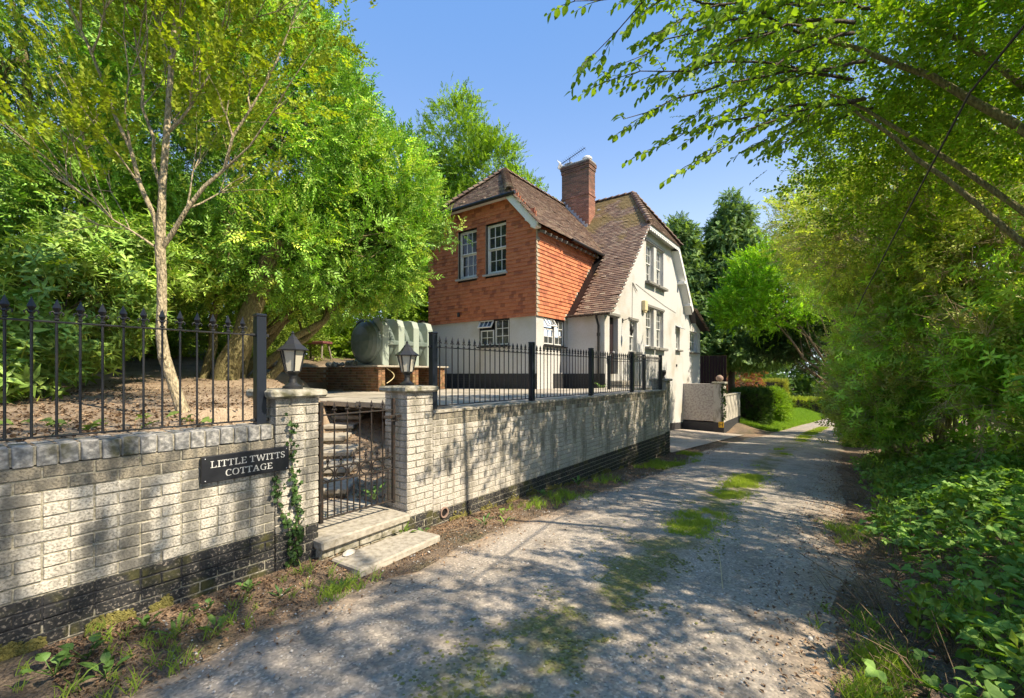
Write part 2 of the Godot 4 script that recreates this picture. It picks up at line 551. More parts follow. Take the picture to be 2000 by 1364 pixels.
func sheet(called: String, us: Array, vs: Array, hf: Callable, cf: Callable, m: Material, skip = null) -> MeshInstance3D:
	var nu := us.size()
	var pos := PackedVector3Array()
	var col := PackedColorArray()
	for v in vs:
		for u in us:
			pos.push_back(P(u, hf.call(u, v), v))
			col.push_back(cf.call(u, v))
	var nrm := PackedVector3Array()
	nrm.resize(pos.size())
	var idx := PackedInt32Array()
	for j in vs.size() - 1:
		for i in nu - 1:
			if skip != null and skip.call((us[i] + us[i + 1]) * 0.5, (vs[j] + vs[j + 1]) * 0.5):
				continue
			var a := j * nu + i
			for t in [[a, a + nu, a + 1], [a + 1, a + nu, a + nu + 1]]:
				idx.append_array(PackedInt32Array(t))
				var q: Vector3 = (pos[t[2]] - pos[t[0]]).cross(pos[t[1]] - pos[t[0]])
				for k in 3:
					nrm[t[k]] += q
	for i in nrm.size():
		nrm[i] = nrm[i].normalized() if nrm[i].length_squared() > 0.0 else Vector3.UP
		if nrm[i].y < 0.0:
			nrm[i] = -nrm[i]
	var a := []
	a.resize(Mesh.ARRAY_MAX)
	a[Mesh.ARRAY_VERTEX] = pos
	a[Mesh.ARRAY_NORMAL] = nrm
	a[Mesh.ARRAY_COLOR] = col
	a[Mesh.ARRAY_INDEX] = idx
	var mesh := ArrayMesh.new()
	mesh.add_surface_from_arrays(Mesh.PRIMITIVE_TRIANGLES, a)
	var o := MeshInstance3D.new()
	o.name = numbered(called)
	o.mesh = mesh
	o.material_override = m
	o.set_meta("kind", "structure")
	add_child(o)
	return o


func steps(a: float, b: float, d0: float, grow := 1.0) -> Array:
	var out := []
	var x := a
	var d := d0
	while x < b:
		out.push_back(x)
		x += d
		d *= grow
	out.push_back(b)
	return out


func lane_edges(v: float) -> Vector2:
	var l := -2.68 + nz.get_noise_2d(v * 9.0, 40.0) * 0.22 + nf.get_noise_2d(v * 9.0, 7.0) * 0.1
	if v > 9.5 and v < 21.0:
		l -= 0.25 * smoothstep(9.5, 11.5, v) * smoothstep(21.0, 19.0, v)
	var r := 0.0 + nz.get_noise_2d(v * 8.0, 90.0) * 0.2 + nf.get_noise_2d(v * 9.0, 70.0) * 0.08
	return Vector2(l, r) + Vector2.ONE * lane_mid(v)


func lane_color(u: float, v: float) -> Color:
	var x := u - lane_mid(v)
	var e := lane_edges(v)
	var a := nz.get_noise_2d(u * 14.0, v * 14.0)
	var b := nf.get_noise_2d(u * 20.0, v * 20.0)
	var q := Color(.86, .765, .67)
	# brown silt and mossy strip along the crown, dirt drifting in from both edges
	var silt := smoothstep(0.46, 0.08, absf(x + 1.25 + 0.12 * a) - 0.12 * b)
	q = q.lerp(Color(.66, .53, .36), clampf(silt * (0.5 + a), 0.0, 0.85))
	var green := smoothstep(0.3, 0.05, absf(x + 1.22 + 0.15 * a)) * smoothstep(-0.1, 0.35, a + b * 0.8 + 0.10)
	q = q.lerp(Color(.45, .45, .15), clampf(green, 0.0, 0.75))
	q *= 1.0 - 0.16 * (exp(-pow((x + 0.5) / 0.28, 2.0)) + exp(-pow((x + 2.0) / 0.28, 2.0))) * (0.8 + a)
	var edge := minf(u - e.x, e.y - u)
	q = q.lerp(Color(.66, .50, .36), smoothstep(0.45, 0.0, edge + 0.25 * a) * 0.85)
	# pale dusty scrapes near the gate
	var sc := smoothstep(0.25, 0.45, nf.get_noise_2d(u * 9.0 + 50.0, v * 5.0)) * smoothstep(1.2, 0.4, absf(u + 1.9)) * smoothstep(4.5, 2.5, v)
	return q.lerp(Color(1.0, .98, .96), sc * 0.35)


func soil_color(u: float, v: float) -> Color:
	var a := nz.get_noise_2d(u * 10.0, v * 10.0)
	var b := nf.get_noise_2d(u * 12.0, v * 12.0)
	var q := Color(.22, .165, .12).lerp(Color(.38, .26, .17), smoothstep(-0.35, 0.4, a))
	q = q.lerp(Color(.09, .095, .035), smoothstep(0.15, 0.5, b) * 0.5)
	var x := u - lane_mid(v)
	if v > 23.0 and x < -2.6:
		q = q.lerp(Color(.10, .16, .03), smoothstep(23.5, 26.0, v))
	return q


func yard_color(u: float, v: float) -> Color:
	var a := nz.get_noise_2d(u * 6.0, v * 6.0)
	var b := nf.get_noise_2d(u * 8.0, v * 8.0)
	var q := Color(0.424, 0.317, 0.223).lerp(Color(0.564, 0.432, 0.311), smoothstep(-0.3, 0.4, a))
	q = q.lerp(Color(.20, .14, .09), smoothstep(0.1, 0.5, b) * 0.7)
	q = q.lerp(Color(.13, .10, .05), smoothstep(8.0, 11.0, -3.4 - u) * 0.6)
	return q


func make_ground() -> void:
	var lu := []
	for i in 53:
		lu.push_back(i / 52.0)
	# the lane: columns follow its uneven edges
	var vs := steps(-3.0, 9.0, 0.06) + steps(9.1, 60.0, 0.1, 1.025)
	var nu := lu.size()
	var pos := PackedVector3Array()
	var col := PackedColorArray()
	var nrm := PackedVector3Array()
	var idx := PackedInt32Array()
	for v in vs:
		var e := lane_edges(v)
		for s in lu:
			var u := lerpf(e.x, e.y, s)
			var x := u - lane_mid(v)
			var crown := 0.035 * (1.0 - pow((x + 1.3) / 1.35, 2.0)) + nz.get_noise_2d(u * 5.0, v * 5.0) * 0.008
			var lip := minf(s, 1.0 - s) * 20.0
			pos.push_back(P(u, lane_h(v) + 0.012 + crown - 0.02 * (1.0 - minf(lip, 1.0)), v))
			col.push_back(lane_color(u, v))
			nrm.push_back(Vector3(0, 1, 0.04).normalized())
	for j in vs.size() - 1:
		for i in nu - 1:
			var a := j * nu + i
			idx.append_array(PackedInt32Array([a, a + nu, a + 1, a + 1, a + nu, a + nu + 1]))
	var ar := []
	ar.resize(Mesh.ARRAY_MAX)
	ar[Mesh.ARRAY_VERTEX] = pos
	ar[Mesh.ARRAY_NORMAL] = nrm
	ar[Mesh.ARRAY_COLOR] = col
	ar[Mesh.ARRAY_INDEX] = idx
	var am := ArrayMesh.new()
	am.add_surface_from_arrays(Mesh.PRIMITIVE_TRIANGLES, ar)
	var lane := MeshInstance3D.new()
	lane.name = "lane"
	lane.mesh = am
	lane.material_override = M.asphalt
	tag(lane, "narrow asphalt lane with a mossy strip down its middle", "lane", "", "structure")
	add_child(lane)
	sheet("verge", steps(-5.9, 2.0, 0.1) + steps(2.2, 40.0, 0.2, 1.15), steps(-6.0, 9.0, 0.1) + steps(9.2, 110.0, 0.15, 1.06), func(u, v): return gh(u, v) - 0.004, soil_color, M.soil, func(u, v): return u < -3.45 and (v < 10.75))
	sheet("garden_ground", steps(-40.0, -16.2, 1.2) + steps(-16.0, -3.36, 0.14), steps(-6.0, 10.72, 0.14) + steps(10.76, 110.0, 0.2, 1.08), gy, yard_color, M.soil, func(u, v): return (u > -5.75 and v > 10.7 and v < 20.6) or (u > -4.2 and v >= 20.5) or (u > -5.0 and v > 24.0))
	sheet("ground", [-400.0, -120.0, -38.0, -12.0, 0.0, 12.0, 38.0, 120.0, 400.0], [-400.0, -100.0, -30.0, -5.0, 5.0, 15.0, 30.0, 60.0, 110.0, 250.0, 500.0], func(u, v): return lane_h(v) - 0.6, func(_u, _v): return Color(.09, .10, .04), M.soil)
	# terrace of pale concrete slabs in front of the house
	var tc := func(u, v): return Color(.52, .47, .40).lerp(Color(.40, .36, .30), smoothstep(-0.2, 0.4, nz.get_noise_2d(u * 7.0, v * 7.0)))
	var ter := thing("terrace", P(-7, -0.45, 7), "pale concrete paving between the iron railing and the house", "terrace")
	ter.set_meta("kind", "structure")
	var b := MB.new()
	for i in 12:
		for j in 10:
			var u0 := -3.52 - i * 0.8
			var v0 := 3.2 + j * 0.8
			if v0 < 4.05 + maxf(-u0 - 5.1, 0.0) * 0.30 - 0.75 or (u0 < -9.0 and v0 > 10.6) or v0 > 10.0 and u0 > -4.3:
				continue
			if u0 - 0.4 < -9.6 and v0 + 0.8 > 7.3 or u0 < -11.0:
				continue
			b.col = tc.call(u0, v0)
			var top := -0.40 - 0.013 * (-3.4 - u0)
			b.box(P(u0 - 0.4, top - 0.04 + rng.randf_range(-.003, .003), v0 + 0.4), Vector3(0.792, 0.08, 0.792), Basis.IDENTITY, 0.006)
			obj(b, "slab", M.paving, ter)
			b = MB.new()
	for j in 6:
		b.col = tc.call(-5.0, 11.0 + j)
		b.box(P(-5.22, -0.47, 11.1 + j * 0.7), Vector3(0.98, 0.1, 0.69), Basis.IDENTITY, 0.006)
		obj(b, "slab", M.paving, ter)
		b = MB.new()
	# side of the raised terrace above the drive
	b.box(P(-4.7, -1.3, 12.9), Vector3(0.1, 1.56, 4.2))
	b.box(P(-4.1, -1.3, 10.74), Vector3(1.2, 1.56, 0.1))
	obj(b, "side_wall", M.house_white, ter)
	# concrete drive between wall end and the far pillar
	var dc := func(u, v): return Color(.50, .43, .37).lerp(Color(.36, .31, .26), smoothstep(-0.2, 0.4, nz.get_noise_2d(u * 5.0, v * 9.0)))
	var dh := func(u, v): return lane_h(v) + 0.02 + 0.06 * smoothstep(-3.2, -5.7, u)
	var dr := sheet("driveway", steps(-5.76, -3.25, 0.15), steps(10.8, 20.6, 0.2), dh, dc, M.paving)
	tag(dr, "short concrete drive beside the white gable wall", "driveway")


# ---------------------------------------------------------------- brickwork
var bricks := {}


func brick_meshes() -> void:
	var r := RandomNumberGenerator.new()
	r.seed = 5
	for e in [["stretcher", 0.215], ["header", 0.1025]]:
		var list := []
		for i in 4:
			var b := MB.new()
			b.box(Vector3.ZERO, Vector3(0.1, 0.065, e[1]), Basis.IDENTITY, 0.003, 0.0015, r)
			list.push_back(b.mesh())
		bricks[e[0]] = list
	for e in [["wall_stretcher", 0.190], ["wall_header", 0.090], ["pillar", 0.215]]:
		var list := []
		for i in 4:
			var b := MB.new()
			b.box(Vector3.ZERO, Vector3(0.1, 0.0575, e[1]), Basis.IDENTITY, 0.003, 0.0018, r)
			list.push_back(b.mesh())
		bricks[e[0]] = list
	var list2 := []
	for i in 4:
		var b := MB.new()
		b.box(Vector3.ZERO, Vector3(0.215, 0.106, 0.074), Basis.IDENTITY, 0.005, 0.003, r)
		list2.push_back(b.mesh())
	bricks.coping = list2


# lays the bricks: list of [kind, Transform3D in the scene, material]; those nearest the viewer as parts, others joined
func lay(par: Node, list: Array, most := 300) -> void:
	var eye := P(0, 0, 0)
	list.sort_custom(func(a, b): return a[1].origin.distance_squared_to(eye) < b[1].origin.distance_squared_to(eye))
	var org := gpos(par)
	var rest := {}
	for i in list.size():
		var e: Array = list[i]
		if i < most:
			piece("brick", bricks[e[0]][i % 4], e[2], Transform3D(e[1].basis, e[1].origin - org), par)
		else:
			var key := [e[0], e[2]]
			if not rest.has(key):
				rest[key] = []
			rest[key].push_back([e[1], Color.WHITE])
	for key in rest:
		stuff("brickwork", bricks[key[0]][0], key[1], rest[key], par)


func jig(amount: float) -> Basis:
	return Basis.from_euler(Vector3(rng.randf_range(-amount, amount), rng.randf_range(-amount, amount), rng.randf_range(-amount, amount)))


func wall_bricks(v0: float, v1: float, top: float, bottom: Callable, band: float, pale: Material, dark: Material, face := -3.3) -> Array:
	var out := []
	var row := 0
	var h := top - 0.033
	while h > -2.9:
		var head := row % 4 == 3
		var pitch := 0.1 if head else 0.2
		var v := v0 + (0.0 if row % 2 else -pitch * 0.5)
		while v < v1 - 0.02:
			var a := maxf(v, v0)
			var z := minf(v + pitch, v1)
			if z - a > 0.03 and h > bottom.call((a + z) * 0.5) - 0.10:
				var base := 0.19 if not head else 0.09
				var sc := (z - a - 0.009) / base
				var m: Material = dark if h < band else (M.wall_stained if row == 0 or (row == 1 and rng.randf() < 0.6) else pale)
				out.push_back(["wall_stretcher" if not head else "wall_header", Transform3D(jig(0.006) * Basis.from_scale(Vector3(1, 1, sc)), P(face - 0.05 + rng.randf_range(-.002, .002), h, (a + z) * 0.5)), m])
			v += pitch
		row += 1
		h -= 0.066
	return out


func pillar_bricks(uc: float, vc: float, top: float, bot: float, band: float, pale: Material, dark: Material, w := 0.33) -> Array:
	var out := []
	var h := top - 0.033
	var row := 0
	var e := w * 0.5
	while h > bot - 0.06:
		var m := dark if h < band else pale
		for k in 4:
			var hand := 1.0 if row % 2 else -1.0
			var a := Basis(Vector3.UP, PI * 0.5 * k)
			# each stretcher runs from one corner of its side
			var at := a * Vector3(e - 0.05, 0, hand * (e - 0.1075))
			out.push_back(["pillar", Transform3D(jig(0.005) * a, P(uc, h, vc) + at), m])
		row += 1
		h -= 0.066
	return out


func make_walls() -> void:
	brick_meshes()
	# left of the gate
	var w := thing("garden_wall", P(-3.4, -1.5, 0), "white painted brick wall with a black plinth carrying the slate name sign", "wall")
	var b := MB.new()
	b.box(P(-3.416, -1.05, -0.67), Vector3(0.217, 1.15, 4.47))
	b.box(P(-3.41, -0.42, -0.67), Vector3(0.2, 0.094, 4.46))
	obj(b, "mortar", M.mortar, w)
	b = MB.new()
	b.box(P(-3.416, -1.22, -0.67), Vector3(0.221, 0.15, 4.46))
	obj(b, "painted_joints", M.house_black, w)
	lay(w, wall_bricks(-2.9, 1.57, -0.475, func(v): return gh(-3.2, v), -1.14, M.wall_paint, M.wall_black))
	var org := gpos(w)
	var v := -2.9
	while v < 1.54:
		piece("coping_brick", bricks.coping[rng.randi() % 4], M.coping, Transform3D(jig(0.015), P(-3.403, -0.418 + rng.randf_range(-.003, .003), v + 0.04) - org), w)
		v += 0.084
	# right of the gate, as far as the drive
	w = thing("garden_wall", P(-3.4, -1.9, 7), "long dappled white brick retaining wall below the run of iron railings", "wall")
	b = MB.new()
	b.box(P(-3.416, -1.3, 6.78), Vector3(0.217, 1.82, 7.36))
	obj(b, "mortar", M.mortar, w)
	lay(w, wall_bricks(3.12, 10.46, -0.405, func(vv): return gh(-3.2, vv), -1.38, M.wall_paint_light, M.wall_black))
	b = MB.new()
	v = 3.12
	while v < 10.4:
		var z := minf(v + rng.randf_range(0.55, 0.8), 10.46)
		b.box(P(-3.41, -0.389, (v + z) * 0.5), Vector3(0.24, 0.032, z - v - 0.004), jig(0.004), 0.006, 0.002, rng)
		obj(b, "coping_slab", M.concrete_edge, w)
		b = MB.new()
		v = z
	# drain pipe through the wall's foot
	b = MB.new()
	b.lathe(P(-3.32, -1.43, 3.27), [[0.042, 0.0], [0.042, 0.036], [0.056, 0.036], [0.056, 0.0]], 16, false, Basis(Vector3.BACK, -PI * 0.5))
	obj(b, "drain_pipe", M.terracotta, w)
	b = MB.new()
	b.lathe(P(-3.30, -1.43, 3.27), [[0.042, 0.0], [0.0, 0.001]], 16, false, Basis(Vector3.BACK, -PI * 0.5))
	obj(b, "drain_hole", M.dark_wood, w)
	# pillars
	var names := ["white brick gate pillar with ivy on it, between the name sign and the gate", "white brick gate pillar to the right of the iron gate", "white brick pillar ending the wall at the drive"]
	var spots := [Vector2(-3.465, 1.738), Vector2(-3.465, 2.953), Vector2(-3.465, 10.63)]
	for i in 3:
		var s: Vector2 = spots[i]
		var g := gh(-3.2, s.y)
		var p := thing("brick_pillar", P(s.x, g, s.y), names[i], "pillar", "brick pillars of the garden wall")
		b = MB.new()
		b.box(P(s.x, (g - 0.3 - 0.18) * 0.5, s.y), Vector3(0.312, absf(g) + 0.12, 0.312))
		obj(b, "mortar", M.mortar, p)
		lay(p, pillar_bricks(s.x, s.y, -0.18, g - 0.1, -1.14 if i == 0 else -1.38, M.wall_paint if i == 0 else M.wall_paint_light, M.wall_black))
		b = MB.new()
		b.box(P(s.x, -0.15, s.y), Vector3(0.43, 0.06, 0.43), Basis.IDENTITY, 0.016, 0.006, rng)
		obj(b, "cap_stone", M.stone, p)


func finial(b: MB, at: Vector3, s: float) -> void:
	b.box(at + Vector3(0, 0.006 * s, 0), Vector3(0.022, 0.012, 0.022) * s, Basis.IDENTITY, 0.003 * s)
	b.lathe(at, [[0.006 * s, 0.0], [0.008 * s, 0.03 * s], [0.014 * s, 0.036 * s], [0.008 * s, 0.045 * s], [0.019 * s, 0.066 * s], [0.012 * s, 0.085 * s], [0.0, 0.118 * s]], 4, true)
	for sd in [-1.0, 1.0]:
		b.tube([at + Vector3(0, 0.028, 0) * s, at + Vector3(0, 0.048, sd * 0.016) * s, at + Vector3(0, 0.040, sd * 0.027) * s, at + Vector3(0, 0.028, sd * 0.024) * s], [0.005 * s, 0.005 * s, 0.0045 * s, 0.003 * s], 4)


func railing(label: String, u: float, posts: Array, v0: float, v1: float, low: float, first: float, gap: float) -> void:
	var r := thing("iron_railing", P(u, low, (v0 + v1) * 0.5), label, "railing", "railings on the garden wall")
	var b: MB
	var fin := MB.new()
	finial(fin, Vector3.ZERO, 1.0)
	var fmesh := fin.mesh()
	var hb := 0.62
	var bar := MB.new()
	bar.lathe(Vector3.ZERO, [[0.0, 0.0], [0.0062, 0.0], [0.0062, hb], [0.0, hb]], 8)
	var bmesh := bar.mesh()
	for p in posts:
		b = MB.new()
		b.box(P(u, low + 0.385, p), Vector3(0.068, 0.78, 0.066), Basis.IDENTITY, 0.004)
		var o := obj(b, "post", M.post, r)
		b = MB.new()
		b.box(P(u, low + 0.785, p), Vector3(0.074, 0.02, 0.072), Basis.IDENTITY, 0.005)
		obj(b, "post_cap", M.post, o)
		for hh in [0.028, 0.64]:
			for sd in [-1.0, 1.0]:
				b = MB.new()
				b.box(P(u, low + hh, p + sd * 0.048), Vector3(0.02, 0.022, 0.03), Basis.IDENTITY, 0.004)
				obj(b, "rail_bracket", M.iron, o)
	var edges := [v0] + posts.filter(func(x): return x > v0 + 0.1 and x < v1 - 0.1) + [v1]
	for i in edges.size() - 1:
		for hh in [0.028, 0.64]:
			b = MB.new()
			b.box(P(u, low + hh, (edges[i] + edges[i + 1]) * 0.5), Vector3(0.026, 0.009, edges[i + 1] - edges[i] - 0.06), Basis.IDENTITY, 0.002)
			obj(b, "rail", M.iron, r)
	var v := first
	while v < v1 - 0.04:
		var near := false
		for p in posts:
			if absf(p - v) < 0.045:
				near = true
		if not near:
			var o := piece("bar", bmesh, M.iron, Transform3D(Basis.IDENTITY, P(u, low + 0.028, v) - gpos(r)), r)
			piece("finial", fmesh, M.iron, Transform3D(jig(0.02), Vector3(0, hb, 0)), o)
		v += gap


func make_iron() -> void:
	railing("black spear-topped iron railing on the wall left of the gate, above the name sign", -3.395, [-2.14, -0.32, 1.506], -2.14, 1.506, -0.363, 0.28 - 25 * 0.0927, 0.0927)
	railing("long run of black spear-topped railings with square posts, right of the gate", -3.395, [3.21, 5.03, 6.81, 8.63, 10.38], 3.21, 10.38, -0.365, 3.305, 0.0925)
	# short return railing and gate post at the far end
	var r := thing("side_gate", P(-4.2, -0.4, 10.6), "small dark iron gate standing behind the far end of the railings", "gate")
	var b := MB.new()
	for x in [-3.85, -4.75]:
		b.box(P(x, 0.03, 10.55), Vector3(0.07, 0.86, 0.07), Basis.IDENTITY, 0.004)
		obj(b, "post", M.post, r)
		b = MB.new()
	for hh in [-0.3, 0.3]:
		b.box(P(-4.3, hh, 10.55), Vector3(0.83, 0.012, 0.025))
		obj(b, "rail", M.iron, r)
		b = MB.new()
	for i in 8:
		b.lathe(P(-4.65 + i * 0.1, -0.36, 10.55), [[0.0, 0.0], [0.0062, 0.0], [0.0062, 0.74], [0.0, 0.8]], 6)
		obj(b, "bar", M.iron, r)
		b = MB.new()
	# the gate between the pillars
	var g := thing("iron_gate", P(-3.4, -1.2, 2.34), "black wrought iron garden gate with rings and spear tops between the pillars", "gate")
	var fin := MB.new()
	finial(fin, Vector3.ZERO, 0.85)
	var fm := fin.mesh()
	for vv in [1.978, 2.706]:
		b = MB.new()
		b.box(P(-3.4, -0.725, vv), Vector3(0.034, 0.985, 0.034 if vv < 2 else 0.026), Basis.IDENTITY, 0.003)
		obj(b, "stile", M.iron_brown, g)
	for hh in [-0.34, -0.777, -0.893, -1.19]:
		b = MB.new()
		b.box(P(-3.4, hh, 2.342), Vector3(0.022, 0.012, 0.70), Basis.IDENTITY, 0.002)
		obj(b, "rail", M.iron_brown, g)
	for i in 5:
		var vv := 2.10 + i * 0.1213
		b = MB.new()
		b.lathe(P(-3.4, -1.19, vv), [[0.0, 0.0], [0.0065, 0.0], [0.0065, 0.85], [0.0, 0.85]], 8)
		var o := obj(b, "bar", M.iron_brown, g)
		piece("finial", fm, M.iron_brown, Transform3D(Basis.IDENTITY, P(-3.4, -0.335, vv) - gpos(g)), o)
	for i in 6:
		var vv := 2.04 + i * 0.1213
		b = MB.new()
		b.lathe(P(-3.4, -1.19, vv), [[0.0, 0.0], [0.006, 0.0], [0.006, 0.297], [0.0, 0.297]], 8)
		var o := obj(b, "dog_bar", M.iron_brown, g)
		piece("finial", fm, M.iron_brown, Transform3D(Basis.IDENTITY, P(-3.4, -0.772, vv) - gpos(g)), o)
		var pts := []
		var rd := []
		for k in 21:
			var a := TAU * k / 20.0
			pts.push_back(P(-3.4, -0.835 + sin(a) * 0.05, vv + cos(a) * 0.05))
			rd.push_back(0.0055)
		b = MB.new()
		b.tube(pts, rd, 6, false)
		obj(b, "ring", M.iron_brown, g)
	b = MB.new()
	b.box(P(-3.37, -0.40, 2.675), Vector3(0.012, 0.026, 0.20), Basis.IDENTITY, 0.003)
	b.box(P(-3.365, -0.44, 2.69), Vector3(0.01, 0.01, 0.13), Basis.IDENTITY, 0.002)
	b.box(P(-3.365, -0.42, 2.71), Vector3(0.03, 0.06, 0.02), Basis.IDENTITY, 0.003)
	obj(b, "latch", M.iron_brown, g)
	for hh in [-0.4, -1.05]:
		b = MB.new()
		b.box(P(-3.39, hh, 1.945), Vector3(0.03, 0.03, 0.06), Basis.IDENTITY, 0.004)
		obj(b, "hinge", M.iron_brown, g)


func lantern(u: float, v: float, h: float, label: String) -> void:
	var l := thing("pillar_lantern", P(u, h, v), label, "lantern", "lanterns on the gate pillars")
	var at := P(u, h, v)
	var b := MB.new()
	b.lathe(at, [[0.0, 0.0], [0.072, 0.0], [0.072, 0.022], [0.055, 0.03], [0.032, 0.05], [0.026, 0.08], [0.03, 0.11], [0.048, 0.125], [0.055, 0.14], [0.0, 0.142]], 12)
	obj(b, "pedestal", M.lamp_black, l)
	var rb := 0.056
	var rt := 0.092
	for k in 6:
		var a := TAU * k / 6.0 + 0.3
		var a2 := a + TAU / 6.0
		var p0 := at + Vector3(cos(a) * rb, 0.14, sin(a) * rb)
		var p1 := at + Vector3(cos(a) * rt, 0.30, sin(a) * rt)
		var q0 := at + Vector3(cos(a2) * rb, 0.14, sin(a2) * rb)
		var q1 := at + Vector3(cos(a2) * rt, 0.30, sin(a2) * rt)
		b = MB.new()
		b.tube([p0, p1], [0.0075, 0.0085], 4)
		obj(b, "glazing_bar", M.lamp_black, l)
		b = MB.new()
		b.quad(p0.lerp(at, 0.04), q0.lerp(at, 0.04), q1.lerp(at + Vector3(0, .3, 0), 0.06), p1.lerp(at + Vector3(0, .3, 0), 0.06), (p0 + q0) * 0.5 - at)
		obj(b, "pane", M.frosted, l)
	b = MB.new()
	b.lathe(at, [[0.09, 0.295], [0.118, 0.297], [0.12, 0.304], [0.1, 0.318], [0.066, 0.345], [0.045, 0.375], [0.036, 0.385], [0.03, 0.40], [0.014, 0.412], [0.01, 0.425], [0.013, 0.432], [0.0, 0.45]], 6, true, Basis.IDENTITY, 0.3)
	obj(b, "hood", M.lamp_black, l)


func make_front_things() -> void:
	lantern(-3.41, 1.755, -0.12, "black hexagonal lantern on the left gate pillar's cap")
	lantern(-3.475, 2.935, -0.12, "black hexagonal lantern on the pillar right of the gate, in front of the tank")
	var b := MB.new()
	b.lathe(P(-3.44, -0.12, 10.63), [[0.0, 0.0], [0.07, 0.0], [0.07, 0.03], [0.05, 0.05], [0.09, 0.1], [0.1, 0.16], [0.085, 0.2], [0.0, 0.2]], 8, true)
	var o := obj(b, "lamp_base", M.lamp_black)
	tag(o, "squat black lamp base left on the far pillar at the drive", "lamp base")
	# name sign
	var s := thing("name_sign", P(-3.29, -0.70, 1.377), "dark slate sign lettered LITTLE TWITTS COTTAGE on the white wall", "sign")
	b = MB.new()
	b.box(P(-3.283, -0.6185, 1.377), Vector3(0.028, 0.172, 0.557), Basis.IDENTITY, 0.003)
	obj(b, "board", M.sign, s)
	var font := SystemFont.new()
	font.font_names = PackedStringArray(["Droid Serif"])
	for e in [["LITTLE TWITTS", -0.5875, 1.385, 0.475, 0.044], ["COTTAGE", -0.655, 1.385, 0.30, 0.044]]:
		var tm := TextMesh.new()
		tm.text = e[0]
		tm.font = font
		tm.font_size = 64
		tm.pixel_size = 0.001
		tm.depth = 0.003
		var ab := tm.get_aabb()
		var t := MeshInstance3D.new()
		t.name = "lettering"
		t.mesh = tm
		t.material_override = M.letter
		var sx: float = e[3] / ab.size.x
		var sy: float = e[4] / ab.size.y
		t.transform = Transform3D(Basis(Vector3.UP, PI * 0.5) * Basis.from_scale(Vector3(sx, sy, 1.0)), P(-3.2685, e[1], e[2]) - gpos(s) - Basis(Vector3.UP, PI * 0.5) * (ab.get_center() * Vector3(sx, sy, 1)))
		s.add_child(t, true)
	for vv in [1.118, 1.636]:
		for hh in [-0.69, -0.548]:
			b = MB.new()
			b.lathe(P(-3.269, hh, vv), [[0.0035, 0.0], [0.003, 0.0015], [0.0, 0.002]], 8, false, Basis(Vector3.BACK, -PI * 0.5))
			obj(b, "screw", M.aluminium, s)
	# threshold, lower slab, white stone
	var th := thing("gate_step", P(-3.2, -1.5, 2.3), "worn concrete step with mossy brick riser under the gate", "step")
	b = MB.new()
	b.box(P(-3.44, -1.325, 2.30), Vector3(0.5, 0.07, 0.88), Basis(Vector3.UP, 0.02), 0.012, 0.006, rng)
	obj(b, "tread", M.concrete, th)
	b = MB.new()
	b.box(P(-3.46, -1.46, 2.31), Vector3(0.44, 0.2, 0.86))
	obj(b, "mortar", M.mortar, th)
	var row := 0
	for hh in [-1.40, -1.475]:
		var vv := 1.88 + (0.0 if row % 2 else -0.11)
		while vv < 2.70:
			var a := maxf(vv, 1.88)
			var z := minf(vv + 0.225, 2.73)
			if z - a > 0.04:
				piece("brick", bricks.stretcher[rng.randi() % 4], M.stone, Transform3D(jig(0.015) * Basis.from_scale(Vector3(1, 1, (z - a - 0.01) / 0.215)), P(-3.272, hh, (a + z) * 0.5) - gpos(th)), th)
			vv += 0.225
		row += 1
	b = MB.new()
	b.box(P(-3.0, -1.462, 2.36), Vector3(0.36, 0.06, 0.86), Basis(Vector3.UP, 0.05), 0.012, 0.01, rng)
	tag(obj(b, "paving_slab", M.concrete), "pale concrete slab lying on the verge in front of the gate step", "slab")
	b = MB.new()
	b.lathe(P(-3.13, -1.432, 2.06), [[0.0, 0.0], [0.055, 0.004], [0.062, 0.016], [0.04, 0.03], [0.0, 0.036]], 9, true, Basis(Vector3.UP, 0.5) * Basis.from_scale(Vector3(0.7, 1, 1.1)))
	tag(obj(b, "stone", M.chalk), "small white stone on the slab by the left gate pillar", "stone")
	# steps up to the terrace
	var st := thing("garden_steps", P(-4.4, -1.2, 2.3), "flight of worn concrete steps climbing behind the iron gate", "steps")
	var along := Basis(Vector3.UP, 0.75)
	var up := Vector3(-0.68, 0, -0.73)
	var side := Vector3(0.73, 0, -0.68)
	var foot := P(-3.75, 0.0, 2.3)
	b = MB.new()
	b.box(P(-3.95, -1.33, 2.25), Vector3(0.62, 0.07, 1.0), jig(0.01), 0.01, 0.006, rng)
	obj(b, "landing", M.concrete, st)
	for i in 7:
		var p := 0.52 + 0.562 * i
		var right: float = [0.0, -0.1, -0.24, -0.46, -0.47, -0.47, -0.3][i]
		var wide := 1.05 if i < 6 else 1.3
		var h := -1.29 + 0.1 * (i + 1)
		b = MB.new()
		b.box(foot + up * (p + 0.3) + side * (right - wide * 0.5) + Vector3.UP * (h - 0.03), Vector3(wide, 0.06, 0.62), along * jig(0.012), 0.01, 0.006, rng)
		obj(b, "tread", M.concrete, st)
		b = MB.new()
		b.box(foot + up * (p + 0.09) + side * (right - wide * 0.5) + Vector3.UP * (h - 0.12), Vector3(wide - 0.05, 0.12, 0.1), along * jig(0.01), 0.008, 0.004, rng)
		obj(b, "riser", M.stone, st)


